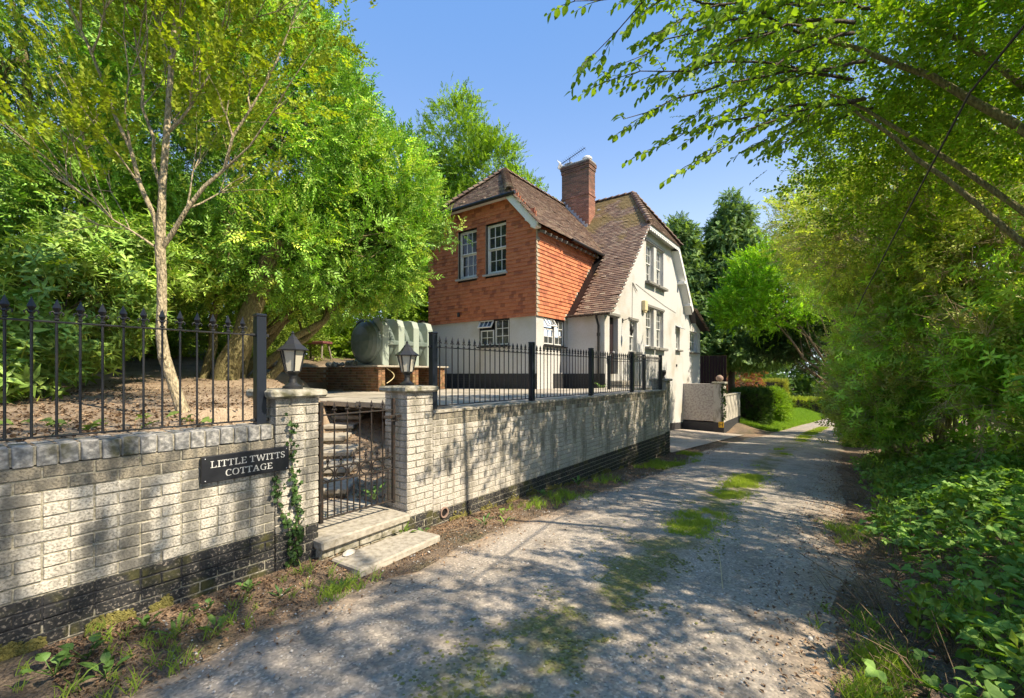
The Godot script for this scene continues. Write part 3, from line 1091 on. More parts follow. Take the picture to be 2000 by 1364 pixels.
func make_tank() -> void:
	# brick piers and slab
	var p := thing("tank_plinth", P(-10.5, -0.5, 8.3), "brick piers and slab that carry the oil tank", "plinth")
	for vv in [7.39, 8.55, 9.6]:
		var list := []
		for r in 9:
			var h := -0.47 + 0.0375 + r * 0.073
			var x := -11.1 + (0.0 if r % 2 else 0.1125)
			while x < -9.85:
				var z := minf(x + 0.225, -9.75)
				list.push_back([h, x, z])
				x += 0.225
			if r % 2 == 0:
				list.push_back([h, -11.1, -10.9875])
		var b0 := MB.new()
		b0.box(P(-10.43, -0.16, vv), Vector3(1.32, 0.66, 0.19))
		obj(b0, "mortar", M.mortar, p)
		for e in list:
			for sd in [-1, 1]:
				piece("brick", bricks.stretcher[rng.randi() % 4], M["brick%d" % (rng.randi() % 4)], Transform3D(Basis(Vector3.UP, PI * 0.5) * Basis.from_scale(Vector3(1.0, 1.0, (e[2] - e[1] - 0.01) / 0.215)), P((e[1] + e[2]) * 0.5, e[0], vv + sd * 0.055) - gpos(p)), p)
	var b := MB.new()
	b.box(P(-10.43, 0.195, 8.5), Vector3(1.5, 0.05, 2.6), Basis.IDENTITY, 0.008)
	obj(b, "slab", M.concrete, p)
	b = MB.new()
	var pts := []
	for i in 12:
		var a := i / 11.0 * PI
		pts.push_back(P(-9.82 + 0.03 * sin(a), 0.14 - 0.4 * i / 11.0, 7.6 + 0.22 * sin(a)))
	b.tube(pts, [0.012, 0.012, 0.012, 0.012, 0.012, 0.012, 0.012, 0.012, 0.012, 0.012, 0.012, 0.012], 6)
	obj(b, "hose", M.cream, p)
	# the tank
	var t := thing("oil_tank", P(-10.43, 0.22, 8.3), "green ribbed plastic oil tank on brick piers beside the house", "tank")
	var ax := Basis(Vector3.RIGHT, -PI * 0.5)  # lathe axis along v
	var c := P(-10.43, 0.87, 7.2)
	b = MB.new()
	b.lathe(c, [[0.0, -0.06], [0.2, -0.045], [0.4, -0.01], [0.50, 0.05], [0.565, 0.13], [0.60, 0.2], [0.605, 0.24], [0.55, 0.27], [0.50, 0.4], [0.50, 1.9], [0.48, 2.02], [0.3, 2.1], [0.0, 2.12]], 40, false, ax)
	obj(b, "drum", M.tank, t)
	for i in 4:
		var vv := 7.56 + i * 0.53
		b = MB.new()
		# a square frame with cut corners round the drum
		var out := []
		for q in [[-0.62, -0.65], [0.62, -0.65], [0.63, -0.1], [0.63, 0.42], [0.55, 0.60], [0.40, 0.645], [-0.40, 0.645], [-0.55, 0.60], [-0.63, 0.42]]:
			out.push_back(Vector2(q[0], q[1]))
		for k in out.size():
			var a: Vector2 = out[k]
			var z: Vector2 = out[(k + 1) % out.size()]
			var ai := a.normalized() * 0.48
			var zi := z.normalized() * 0.48
			for sd in [-0.105, 0.105]:
				b.quad(c + Vector3(a.x * 0.985, a.y, -(vv - 7.2) + sd), c + Vector3(z.x * 0.985, z.y, -(vv - 7.2) + sd), c + Vector3(zi.x, zi.y, -(vv - 7.2) + sd * 1.5), c + Vector3(ai.x, ai.y, -(vv - 7.2) + sd * 1.5), Vector3(0, 0, sd))
			b.quad(c + Vector3(a.x, a.y, -(vv - 7.2) - 0.095), c + Vector3(z.x, z.y, -(vv - 7.2) - 0.095), c + Vector3(z.x, z.y, -(vv - 7.2) + 0.095), c + Vector3(a.x, a.y, -(vv - 7.2) + 0.095), Vector3(a.x + z.x, a.y + z.y, 0))
			for sd in [-1.0, 1.0]:
				b.quad(c + Vector3(a.x, a.y, -(vv - 7.2) + sd * 0.095), c + Vector3(z.x, z.y, -(vv - 7.2) + sd * 0.095), c + Vector3(z.x * 0.985, z.y, -(vv - 7.2) + sd * 0.105), c + Vector3(a.x * 0.985, a.y, -(vv - 7.2) + sd * 0.105), Vector3(a.x, a.y, sd))
		obj(b, "rib", M.tank_rib_sunlit, t)
		if i < 3:
			# raised hoop and webs between the ribs
			b = MB.new()
			b.lathe(c, [[0.49, vv - 7.2 + 0.17], [0.57, vv - 7.2 + 0.215], [0.57, vv - 7.2 + 0.315], [0.49, vv - 7.2 + 0.36]], 40, false, ax)
			obj(b, "hoop", M.tank, t)
			b = MB.new()
			for k in 1:
				b.box(c + Vector3(0.30 + 0.27, -0.03 + 0.0, -(vv - 7.2) - 0.265), Vector3(0.11, 0.13, 0.36), Basis.IDENTITY, 0.02)
			obj(b, "belt", M.tank, t)
	b = MB.new()
	b.lathe(c, [[0.588, 0.1], [0.6, 0.12], [0.6, 0.13], [0.588, 0.15]], 40, false, ax)
	b.box(c + Vector3(0, 0.0, 0.05), Vector3(1.05, 0.018, 0.02), Basis.IDENTITY, 0.004)
	obj(b, "seam", M.tank, t)
	b = MB.new()
	b.lathe(c + Vector3(0, 0.59, -1.0), [[0.2, 0.0], [0.2, 0.06], [0.17, 0.08], [0.0, 0.09]], 20)
	obj(b, "filler_cap", M.tank, t)
	# brick retaining walls of the bank
	var w := thing("retaining_wall", P(-12, -0.5, 7), "low brown brick retaining wall with rough stones on top, left of the tank", "wall")
	b = MB.new()
	b.box(P(-12.4, -0.16, 6.4), Vector3(0.16, 0.68, 1.9))
	b.box(P(-11.6, -0.16, 7.42), Vector3(1.6, 0.68, 0.16))
	obj(b, "mortar", M.mortar, w)
	for r in 9:
		var h := -0.45 + r * 0.075
		var vv := 5.45 + (0.0 if r % 2 else 0.1125)
		while vv < 7.2:
			piece("brick", bricks.stretcher[rng.randi() % 4], M["brick%d" % (rng.randi() % 4)], Transform3D(jig(0.01), P(-12.35, h, vv + 0.11) - gpos(w)), w)
			vv += 0.225
		var x := -12.3 + (0.0 if r % 2 else 0.1125)
		while x < -10.95:
			piece("brick", bricks.stretcher[rng.randi() % 4], M["brick%d" % (rng.randi() % 4)], Transform3D(jig(0.01) * Basis(Vector3.UP, PI * 0.5), P(x + 0.11, h, 7.37) - gpos(w)), w)
			x += 0.225
	for i in 12:
		b = MB.new()
		var q := P(-12.42 + rng.randf_range(-.05, .05), 0.26, 5.5 + i * 0.16) if i < 11 else P(-11.9, 0.27, 7.45)
		if i > 6:
			q = P(-12.3 + (i - 7) * 0.32, 0.26, 7.45)
		b.box(q, Vector3(rng.randf_range(.16, .3), rng.randf_range(.1, .18), rng.randf_range(.16, .26)), jig(0.4), 0.04, 0.03, rng)
		obj(b, "cap_stone", M.stone, w)
	# bench up on the bank
	var bn := thing("wooden_bench", P(-14.2, 0.62, 8.1), "small red topped wooden bench on the bank left of the tank", "bench")
	var turn := Basis(Vector3.UP, 0.35)
	for i in 3:
		b = MB.new()
		b.box(P(-14.2, 1.03, 8.1) + turn * Vector3(0, 0, -0.16 + i * 0.16), Vector3(0.95, 0.08, 0.15), turn, 0.012)
		obj(b, "seat_board", M.bench, bn)
	for i in 4:
		var q := P(-14.2, 1.0, 8.1) + turn * Vector3(-0.36 if i & 1 else 0.36, 0, -0.14 if i & 2 else 0.14)
		b = MB.new()
		b.tube([q, q + turn * Vector3(-0.06 if i & 1 else 0.06, -0.5, -0.1 if i & 2 else 0.1)], [0.035, 0.035], 6)
		obj(b, "leg", M.bench_leg, bn)


# ---------------------------------------------------------------- the cottage
var house: Node3D


# a wall with openings. at: its origin, ax: direction along it, out: its outward side; low and high give its edges at x; cuts: [x0, x1, y0, y1]
func panel(b: MB, at: Vector3, ax: Vector3, out: Vector3, xs: Array, low: Callable, high: Callable, cuts: Array, deep: float) -> void:
	var br := xs.duplicate()
	for q in cuts:
		br.push_back(q[0])
		br.push_back(q[1])
	br.sort()
	for i in br.size() - 1:
		var x0: float = br[i]
		var x1: float = br[i + 1]
		if x1 - x0 < 0.0005:
			continue
		var e := 0.0001
		var spans := [[low.call(x0 + e), low.call(x1 - e)]]
		var here := cuts.filter(func(q): return q[0] < x0 + 0.001 and q[1] > x1 - 0.001)
		here.sort_custom(func(p, q): return p[2] < q[2])
		for q in here:
			spans.push_back([q[2], q[2]])
			spans.push_back([q[3], q[3]])
		spans.push_back([high.call(x0 + e), high.call(x1 - e)])
		for k in range(0, spans.size(), 2):
			var lo: Array = spans[k]
			var hi: Array = spans[k + 1]
			b.quad(at + ax * x0 + Vector3.UP * lo[0], at + ax * x1 + Vector3.UP * lo[1], at + ax * x1 + Vector3.UP * hi[1], at + ax * x0 + Vector3.UP * hi[0], out)
	for q in cuts:
		var p := [at + ax * q[0] + Vector3.UP * q[2], at + ax * q[1] + Vector3.UP * q[2], at + ax * q[1] + Vector3.UP * q[3], at + ax * q[0] + Vector3.UP * q[3]]
		var mid: Vector3 = (p[0] + p[2]) * 0.5
		for k in 4:
			var a: Vector3 = p[k]
			var z: Vector3 = p[(k + 1) % 4]
			b.quad(a, z, z - out * deep, a - out * deep, mid - (a + z) * 0.5)


# a window of cols by rows panes in its own axes: x along the wall, y up, z outwards, origin at its middle
func window(called: String, at: Vector3, turn: float, w: float, h: float, cols: int, rows: int, sash: bool, frame_m: Material) -> Node3D:
	var o := Node3D.new()
	o.name = called
	o.position = at - gpos(house)
	o.rotation.y = turn
	house.add_child(o, true)
	var b := MB.new()
	for s in [-1.0, 1.0]:
		b.box(Vector3(s * (w * 0.5 - 0.02), 0, -0.03), Vector3(0.04, h, 0.09), Basis.IDENTITY, 0.004)
		b.box(Vector3(0, s * (h * 0.5 - 0.02), -0.03), Vector3(w - 0.08, 0.04, 0.088), Basis.IDENTITY, 0.004)
	obj(b, "frame", frame_m, o, true)
	casement(o, Vector3.ZERO, Basis.IDENTITY, w - 0.08, h - 0.08, cols, rows, sash)
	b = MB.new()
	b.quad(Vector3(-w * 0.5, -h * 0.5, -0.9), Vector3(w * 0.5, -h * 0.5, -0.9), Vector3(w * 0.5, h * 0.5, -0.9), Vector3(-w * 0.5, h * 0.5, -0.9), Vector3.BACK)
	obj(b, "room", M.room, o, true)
	return o


func casement(o: Node3D, c: Vector3, bas: Basis, w: float, h: float, cols: int, rows: int, sash: bool) -> void:
	var b := MB.new()
	var halves := [[h * 0.25, 0.0, rows / 2], [-h * 0.25, -0.045, rows - rows / 2]] if sash else [[0.0, 0.0, rows]]
	var hh := h * 0.5 if sash else h
	for e in halves:
		var mid := c + bas * Vector3(0, e[0], e[1])
		var st := 0.036 if sash else 0.032
		for s in [-1.0, 1.0]:
			b.box(mid + bas * Vector3(s * (w * 0.5 - st * 0.5), 0, 0), Vector3(st, hh, 0.04), bas, 0.003)
			b.box(mid + bas * Vector3(0, s * (hh * 0.5 - st * 0.5), 0), Vector3(w - 2.0 * st, st, 0.038), bas, 0.003)
		var iw := w - 2.0 * st
		var ih := hh - 2.0 * st
		for i in range(1, cols):
			b.box(mid + bas * Vector3(-iw * 0.5 + iw * i / cols, 0, 0), Vector3(0.017, ih, 0.03), bas, 0.002)
		for i in range(1, e[2]):
			b.box(mid + bas * Vector3(0, -ih * 0.5 + ih * i / e[2], 0), Vector3(iw, 0.017, 0.028), bas, 0.002)
		for i in cols:
			for j in e[2]:
				var g := MB.new()
				var q := mid + bas * Vector3(-iw * 0.5 + iw * (i + 0.5) / cols, -ih * 0.5 + ih * (j + 0.5) / e[2], 0)
				var t := bas * Basis.from_euler(Vector3(rng.randf_range(-.012, .012), rng.randf_range(-.012, .012), 0))
				var x := t.x * (iw * 0.5 / cols)
				var y: Vector3 = t.y * (ih * 0.5 / e[2])
				g.quad(q - x - y, q + x - y, q + x + y, q - x + y, t.z)
				obj(g, "pane", M.glass, o, true)
	obj(b, "sash" if sash else "casement", M.white_wood, o, true)


# rows of tiles on a plane: o its lower corner, e along the rows, s upwards along it; poly bounds it in (e, s) metres
func tiles(o: Vector3, e: Vector3, s: Vector3, poly: PackedVector2Array, gauge: float, wid: float, holes: Array, shade: Callable, trim := false) -> Array:
	var out := []
	var nrm := e.cross(s).normalized()
	if nrm.y < -0.01 or (absf(nrm.y) < 0.01 and nrm.dot(Vector3(1, 0, 1)) < 0.0):
		nrm = -nrm
	var lo := poly[0]
	var hi := poly[0]
	for p in poly:
		lo = lo.min(p)
		hi = hi.max(p)
	var y := lo.y
	var row := 0
	while y < hi.y - 0.02:
		var x := lo.x + (wid * 0.5 if row % 2 else 0.0)
		var sag := rng.randf_range(-.004, .004)
		while x < hi.x + wid * 0.4:
			var q := Vector2(x, y + gauge * 0.5)
			var ok := Geometry2D.is_point_in_polygon(q, poly)
			# tiles at an opening or at the end of a row are cut to fit
			var x0 := maxf(x - wid * 0.5, lo.x)
			var x1 := minf(x + wid * 0.5, hi.x)
			if trim and x1 - x0 > 0.03:
				ok = Geometry2D.is_point_in_polygon(Vector2((x0 + x1) * 0.5, q.y), poly)
			for c in holes:
				if q.y > c[2] - gauge * 0.5 and q.y < c[3] + gauge * 0.1 and x1 > c[0] and x0 < c[1]:
					if x0 < c[0]:
						x1 = c[0]
					else:
						x0 = maxf(x0, c[1])
			if not trim:
				x0 = x - wid * 0.5
				x1 = x + wid * 0.5
			if ok and x1 - x0 > 0.03:
				var lift := rng.randf_range(0.0, 0.006) + (0.012 if rng.randf() < 0.012 else 0.0)
				var side := e * (1.0 if e.cross(s).dot(nrm) > 0.0 else -1.0)
				var bs := Basis(side, s, nrm) * Basis.from_euler(Vector3(-0.19 - lift * 2.0, 0, rng.randf_range(-.012, .012))) * Basis.from_scale(Vector3((x1 - x0) / wid, 1, 1))
				out.push_back([Transform3D(bs, o + e * ((x0 + x1) * 0.5) + s * (y + 0.068 + sag) + nrm * (0.014 + lift)), shade.call(q), q])
			x += wid
		y += gauge
		row += 1
	return out


func lay_tiles(list: Array, mesh: Mesh, pre: String, called: String, rest_called: String, most: int) -> void:
	var eye := P(0, 0, 0)
	list.sort_custom(func(a, b): return a[0].origin.distance_squared_to(eye) < b[0].origin.distance_squared_to(eye))
	var org := gpos(house)
	var rest := []
	for i in list.size():
		var e: Array = list[i]
		if i < most:
			var m: Material = M.hung_pale if e[1].b > 0.19 else M["%s%d" % [pre, rng.randi() % 6]]
			piece(called, mesh, m, Transform3D(e[0].basis, e[0].origin - org), house)
		else:
			rest.push_back([e[0], e[1]])
	if rest.size():
		stuff(rest_called, mesh, M.tile, rest, house)


func hip_row(a: Vector3, z: Vector3, count: int, r: float, called: String) -> void:
	var d := (z - a) / count
	for i in count:
		var b := MB.new()
		var n := Vector3.UP
		var sd := d.normalized().cross(n).normalized()
		n = sd.cross(d.normalized())
		var p := a + d * i + n * rng.randf_range(0.0, 0.008)
		var lift := n * 0.03
		for k in 6:
			var a0 := PI * k / 6.0
			var a1 := PI * (k + 1) / 6.0
			var c0 := sd * cos(a0) + n * sin(a0) * 0.75
			var c1 := sd * cos(a1) + n * sin(a1) * 0.75
			b.tri(p + c0 * r + lift, p + c1 * r + lift, p + d * 1.15 + c1 * r * 0.86, c0, c1, c1)
			b.tri(p + c0 * r + lift, p + d * 1.15 + c1 * r * 0.86, p + d * 1.15 + c0 * r * 0.86, c0, c1, c0)
			b.quad(p + c0 * r + lift, p + c1 * r + lift, p + c1 * r * 0.8 + lift * 0.5, p + c0 * r * 0.8 + lift * 0.5, -d)
		obj(b, called, M["roof%d" % (rng.randi() % 6)], house)


func bargeboard(a: Vector3, z: Vector3, out: Vector3, deep: float) -> void:
	var b := MB.new()
	var d := z - a
	var dn := d.normalized()
	var down := out.cross(dn).normalized()
	if down.y > 0.0:
		down = -down
	b.box((a + z) * 0.5 + down * deep * 0.5, Vector3(d.length(), deep, 0.035), Basis(dn, -down, dn.cross(-down)), 0.004)
	obj(b, "bargeboard", M.white_wood, house)


func make_house() -> void:
	house = thing("cottage", P(-9.2, -0.47, 10.6), "red tile hung and white brick cottage with steep tiled roof and brick chimney", "house")
	var U := Vector3.RIGHT
	var V := Vector3.FORWARD
	var FR := Vector3.BACK    # outwards on the faces that look back to the viewer
	var SD := Vector3.RIGHT   # outwards on the faces that look at the lane
	var b := MB.new()
	# --- walls. Wing front, wing side, main front, gable
	var flat := func(x): return func(_q): return x
	panel(b, P(0, 1.5 - 1.5, 10.6), U, FR, [-11.35, -7.0], flat.call(0.0), flat.call(1.74), [[-9.14, -7.95, 0.83, 1.68]], 0.16)
	panel(b, P(-7.0, 0, 0), V, SD, [10.6, 12.4], flat.call(0.0), flat.call(1.74), [[11.0, 12.22, 0.82, 1.68]], 0.16)
	panel(b, P(0, 0, 12.4), U, FR, [-7.0, -5.73], flat.call(0.0), flat.call(1.95), [], 0.16)
	var roof_y := func(v): return minf(minf(1.95 + 1.08 * (v - 12.4), 1.95 + 1.08 * (22.2 - v)), 5.3) if v < 21.2 else lerpf(3.0, 2.15, (v - 21.2) / 2.4)
	var cuts := [[12.75, 13.4, -0.22, 1.79], [14.35, 15.02, 0.74, 1.80], [15.92, 16.75, 0.99, 2.45], [17.05, 17.88, 0.99, 2.45], [15.92, 16.75, 3.37, 4.83], [17.05, 17.88, 3.37, 4.83], [19.56, 20.1, 1.03, 1.93], [21.7, 23.05, 1.03, 2.0]]
	panel(b, P(-5.73, 0, 0), V, SD, [12.4, 15.502, 19.098, 21.2, 23.6], func(v): return 0.0 if v < 14.3 else lane_h(v) + 0.32, roof_y, cuts, 0.2)
	obj(b, "wall", M.house_white, house)
	# hidden sides and upper walls behind the hung tiles
	b = MB.new()
	panel(b, P(0, 0, 10.62), U, FR, [-11.35, -10.6, -7.75, -7.0], flat.call(1.6), func(x): return minf(5.36, 4.55 + 1.1 * minf(x + 11.35, -7.0 - x)), [[-10.02, -9.21, 3.05, 4.6], [-8.86, -8.05, 3.05, 4.6]], 0.16)
	panel(b, P(-7.02, 0, 0), V, SD, [10.6, 14.9], flat.call(1.6), flat.call(4.3), [], 0.1)
	panel(b, P(-11.33, 0, 0), V, -SD, [10.62, 17.0], flat.call(-0.5), flat.call(4.4), [], 0.1)
	panel(b, P(0, 0, 23.58), U, -FR, [-14.0, -5.73], flat.call(-3.0), flat.call(2.3), [], 0.1)
	panel(b, P(-14.0, 0, 0), V, -SD, [12.4, 23.6], flat.call(-0.6), flat.call(2.2), [], 0.1)
	panel(b, P(0, 0, 12.42), U, FR, [-14.0, -11.33], flat.call(-0.6), flat.call(2.0), [], 0.1)
	obj(b, "backing_wall", M.dark_wood, house)
	# black painted foot of the walls
	b = MB.new()
	panel(b, P(0, 0, 10.588), U, FR, [-11.362, -6.988], flat.call(-0.75), flat.call(0.0), [], 0.1)
	panel(b, P(-6.988, 0, 0), V, SD, [10.588, 11.3], flat.call(-0.75), flat.call(-0.6), [], 0.1)
	panel(b, P(-6.988, 0, 0), V, SD, [11.5, 12.4], flat.call(-0.75), flat.call(0.0), [], 0.1)
	panel(b, P(0, 0, 12.388), U, FR, [-6.988, -5.718], flat.call(-0.75), flat.call(0.0), [], 0.1)
	panel(b, P(-5.718, 0, 0), V, SD, [14.4, 23.6], func(v): return lane_h(v) - 0.3, func(v): return lane_h(v) + 0.36, [], 0.1)
	obj(b, "black_plinth", M.house_black, house)
	b = MB.new()
	panel(b, P(-6.99, 0, 0), V, SD, [10.6, 11.5], flat.call(-0.6), flat.call(0.0), [], 0.1)
	obj(b, "lower_wall", M.house_white, house)
	b = MB.new()
	panel(b, P(-5.72, 0, 0), V, SD, [12.4, 14.4], flat.call(-0.6), flat.call(0.0), [[12.75, 13.4, -0.22, 0.0]], 0.1)
	obj(b, "lower_wall", M.house_white, house)
	# --- tile hanging
	var tb := MB.new()
	tb.box(Vector3.ZERO, Vector3(0.161, 0.150, 0.02), Basis.IDENTITY, 0.003)
	var tmesh := tb.mesh()
	var hung := func(q): return HUNG[rng.randi() % 6] * rng.randf_range(0.9, 1.1)
	var front := tiles(P(-11.40, 1.66, 10.59), U, Vector3.UP, PackedVector2Array([Vector2(0, 0), Vector2(4.42, 0), Vector2(4.42, 2.85), Vector2(3.65, 3.72), Vector2(0.8, 3.72), Vector2(0, 2.85)]), 0.113, 0.165, [[1.38, 2.19, 1.31, 2.95], [2.54, 3.35, 1.31, 2.95]], hung, true)
	var pale_side := func(q):
		if q.x < 0.12 or q.x > 1.56 + (q.y) * 0.93:
			return Color(.52, .46, .37) * rng.randf_range(0.85, 1.1)
		return hung.call(q)
	var side := tiles(P(-6.99, 1.66, 10.56), V, Vector3.UP, PackedVector2Array([Vector2(0, 0), Vector2(1.66, 0), Vector2(3.98, 2.55), Vector2(0, 2.55)]), 0.113, 0.165, [], pale_side, true)
	lay_tiles(front + side, tmesh, "hung", "hanging_tile", "tile_hanging", 300)
	# --- roofs: sheathing below, tiles on top
	var k := 1.08
	var sl := Vector2(1.0, k).normalized()
	var ms := Vector3(0, sl.y, -sl.x)            # up the main front slope
	var ridge_h := 1.85 + k * 5.0
	b = MB.new()
	var eL := P(-12.9, 1.83, 12.28)
	var eR := P(-5.47, 1.83, 12.28)
	var hL := P(-5.47, 1.83 + k * 3.2, 15.48)
	var hR := P(-5.47, 1.83 + k * 3.2, 19.1)
	var rR := P(-6.75, ridge_h - 0.02, 17.3)
	var rL := P(-12.9, ridge_h - 0.02, 17.3)
	b.quad(eL, eR, hL, rR, FR + Vector3.UP)
	b.face(eL, rR, rL, FR + Vector3.UP)
	b.face(hL, hR, rR, SD + Vector3.UP)
	var bR := P(-5.47, 2.35, 21.9)
	b.quad(rL, rR, hR, bR, Vector3.UP - FR)
	b.face(rL, bR, P(-12.9, 2.35, 21.9), Vector3.UP - FR)
	b.quad(P(-5.45, 2.95, 21.25), P(-5.45, 2.12, 23.9), P(-12.9, 2.12, 23.9), P(-12.9, 2.95, 21.25), Vector3.UP)
	var wk := 1.1
	var wE := P(-6.74, 4.17, 10.33)
	var wB := P(-6.74, 4.17, 14.5)
	var wH := P(-7.75, 4.17 + wk * 1.01, 10.33)
	var wHL := P(-10.6, 4.17 + wk * 1.01, 10.33)
	var wR := P(-9.18, 4.17 + wk * 2.44, 11.95)
	var wRB := P(-9.18, 4.17 + wk * 2.44, 17.1)
	b.quad(wE, wB, wRB, wR, Vector3(1, 1, 0))
	b.face(wE, wR, wH, Vector3(1, 1, 0))
	b.face(wH, wHL, wR, Vector3(0, 1, 1))
	var wEL := P(-11.62, 4.17, 10.33)
	b.quad(wEL, P(-11.62, 4.17, 14.5), wRB, wR, Vector3(-1, 1, 0))
	b.face(wEL, wR, wHL, Vector3(-1, 1, 0))
	obj(b, "roof_deck", M.dark_wood, house)
	var roofc := func(q):
		var pick: Color = ROOF[rng.randi() % 6]
		return pick * rng.randf_range(0.85, 1.15)
	var mossy := func(q):
		var c: Color = roofc.call(q)
		var m := smoothstep(0.05, 0.4, nz.get_noise_2d(q.x * 8.0, q.y * 8.0) + (0.35 if q.y > 4.6 and q.x > 4.6 else -0.12))
		return c.lerp(Color(.27, .20, .06), m * 0.7)
	var slope_len := 5.0 / sl.x
	var main := tiles(eL, U, ms, PackedVector2Array([Vector2(5.75, -0.05), Vector2(7.46, -0.05), Vector2(7.46, 3.2 / sl.x), Vector2(6.2, slope_len), Vector2(0.2, slope_len), Vector2(0.2, 3.5)]), 0.1, 0.165, [], mossy)
	main = main.filter(func(e):
		var p: Vector3 = e[0].origin
		return not (p.x < -6.65 and p.y - 1.5 < 4.17 + wk * (-6.74 - maxf(p.x, -9.18)) - 0.03 and p.x > -11.6))
	var hipm := tiles(P(-5.45, 1.83 + k * 3.2, 15.4), V, Vector3(-1.28, ridge_h - 1.85 - k * 3.2, 0).normalized(), PackedVector2Array([Vector2(0, -0.04), Vector2(3.78, -0.04), Vector2(1.89, 2.3)]), 0.1, 0.165, [], roofc)
	var ws := Vector3(-1, wk, 0).normalized()
	var wside := tiles(P(-6.72, 4.15, 10.31), V, ws, PackedVector2Array([Vector2(0, -0.04), Vector2(4.1, -0.04), Vector2(6.75, 3.62), Vector2(1.65, 3.62), Vector2(0, 1.5)]), 0.1, 0.165, [], roofc)
	wside = wside.filter(func(e):
		var p: Vector3 = e[0].origin
		return p.y - 1.5 > 1.85 + k * (-p.z - 12.28) - 0.02)
	var hs := (wR - (wH + wHL) * 0.5)
	var wh := tiles(P(-10.68, 4.15 + wk * 1.01, 10.31), U, hs.normalized(), PackedVector2Array([Vector2(0, -0.04), Vector2(3.0, -0.04), Vector2(1.5, 2.32)]), 0.1, 0.165, [], roofc)
	var lean := tiles(P(-5.43, 2.14, 23.9), FR, Vector3(0, 0.83, 2.65).normalized(), PackedVector2Array([Vector2(0, 0), Vector2(0.01, 0), Vector2(0.01, 0.01)]), 0.1, 0.165, [], roofc)
	var ld := Vector3(0, 0.83, 2.65).normalized()
	lean = tiles(P(-5.43, 2.14, 23.9), Vector3.LEFT, ld, PackedVector2Array([Vector2(-0.02, -0.04), Vector2(3, -0.04), Vector2(3, 2.8), Vector2(-0.02, 2.8)]), 0.1, 0.165, [], roofc)
	lay_tiles(main + hipm + wside + wh + lean, tmesh, "roof", "roof_tile", "roof_tiling", 300)
	hip_row(hL + Vector3(0.06, 0.02, 0.05), rR, 13, 0.13, "hip_tile")
	hip_row(hR + Vector3(0.06, 0.02, -0.05), rR, 13, 0.13, "hip_tile")
	hip_row(wH + Vector3(0.02, 0.02, 0.04), wR, 13, 0.14, "hip_tile")
	hip_row(wHL + Vector3(-0.02, 0.02, 0.04), wR, 13, 0.14, "hip_tile")
	hip_row(rR, P(-12.5, ridge_h - 0.02, 17.3), 20, 0.12, "ridge_tile")
	hip_row(wR, wRB, 17, 0.12, "ridge_tile")
	# --- boards and gutters
	bargeboard(wE + Vector3(0, 0.0, 0.0), wH, FR, 0.2)
	bargeboard(wEL, wHL, FR, 0.2)
	bargeboard(P(-5.46, 1.83, 12.28), hL, SD, 0.1)
	bargeboard(hR, P(-5.46, 1.83 + k * 1.0, 21.3), SD, 0.2)
	b = MB.new()
	b.box(P(-7.10, 4.36, 10.43), Vector3(0.2, 0.1, 0.24), Basis.IDENTITY, 0.015)
	obj(b, "bracket", M.white_wood, house)
	b = MB.new()
	b.box(P(-6.90, 4.14, 10.43), Vector3(0.22, 0.09, 0.24), Basis.IDENTITY, 0.015)
	obj(b, "bracket", M.white_wood, house)
	b = MB.new()
	b.box(P(-11.3, 4.3, 10.43), Vector3(0.4, 0.2, 0.24), Basis.IDENTITY, 0.015)
	obj(b, "bracket", M.white_wood, house)
	b = MB.new()   # soffits under the hips and the right verge
	b.quad(P(-5.48, 5.22, 15.5), P(-5.48, 5.22, 19.1), P(-5.73, 5.22, 19.1), P(-5.73, 5.22, 15.5), Vector3.DOWN)
	b.quad(P(-5.47, 1.65 + k * 3.2, 19.0), P(-5.47, 1.70 + k * 0.9, 21.1), P(-5.74, 1.70 + k * 0.9, 21.0), P(-5.74, 1.65 + k * 3.2, 18.9), Vector3.DOWN)
	b.quad(P(-10.6, 5.2, 10.35), P(-7.75, 5.2, 10.35), P(-7.75, 5.2, 10.6), P(-10.6, 5.2, 10.6), Vector3.DOWN)
	obj(b, "soffit", M.white_wood, house)
	for e in [[20.0, 3.2], [20.9, 2.35]]:
		b = MB.new()
		b.box(P(-5.58, e[1] + 0.72, e[0] - 0.15), Vector3(0.32, 0.13, 0.2), Basis.IDENTITY, 0.01)
		obj(b, "purlin_end", M.white_wood, house)
	bargeboard(P(-5.46, 5.30, 15.5), P(-5.46, 5.30, 19.1), SD, 0.13)
	# scalloped boards: small teeth
	for i in 17:
		b = MB.new()
		b.lathe(P(-5.465, 5.20, 15.62 + i * 0.21), [[0.1, -0.012], [0.1, 0.012]], 12, false, Basis(Vector3.BACK, PI * 0.5))
		b.lathe(P(-5.465, 5.19, 15.62 + i * 0.21), [[0.1, 0.012], [0.0, 0.0121]], 12, false, Basis(Vector3.BACK, -PI * 0.5))
		obj(b, "scallop", M.white_wood, house)
	for i in 7:
		b = MB.new()
		b.box(P(-10.35 + i * 0.42, 5.24, 10.47), Vector3(0.07, 0.09, 0.26), Basis.IDENTITY, 0.01)
		obj(b, "rafter_end", M.white_wood, house)
	for i in 12:
		b = MB.new()
		b.box(P(-6.86, 4.06, 10.7 + i * 0.31), Vector3(0.26, 0.08, 0.06), Basis(Vector3.BACK, -0.5), 0.008)
		obj(b, "rafter_end", M.grey_wood, house)
	b = MB.new()
	b.tube([P(-10.75, 5.19, 10.26), P(-7.5, 5.19, 10.26)], [0.055, 0.055], 10)
	b.tube([P(-6.66, 4.12, 12.1), P(-6.66, 4.10, 14.45)], [0.05, 0.05], 10)
	obj(b, "gutter", M.dark_wood, house)
	b = MB.new()
	for i in 16:
		b.box(P(-6.9 + i * 0.09, 1.78, 12.24), Vector3(0.1, rng.randf_range(.05, .08), 0.09), jig(0.1), 0.015)
	obj(b, "gutter", M.bark_dark, house)
	b = MB.new()
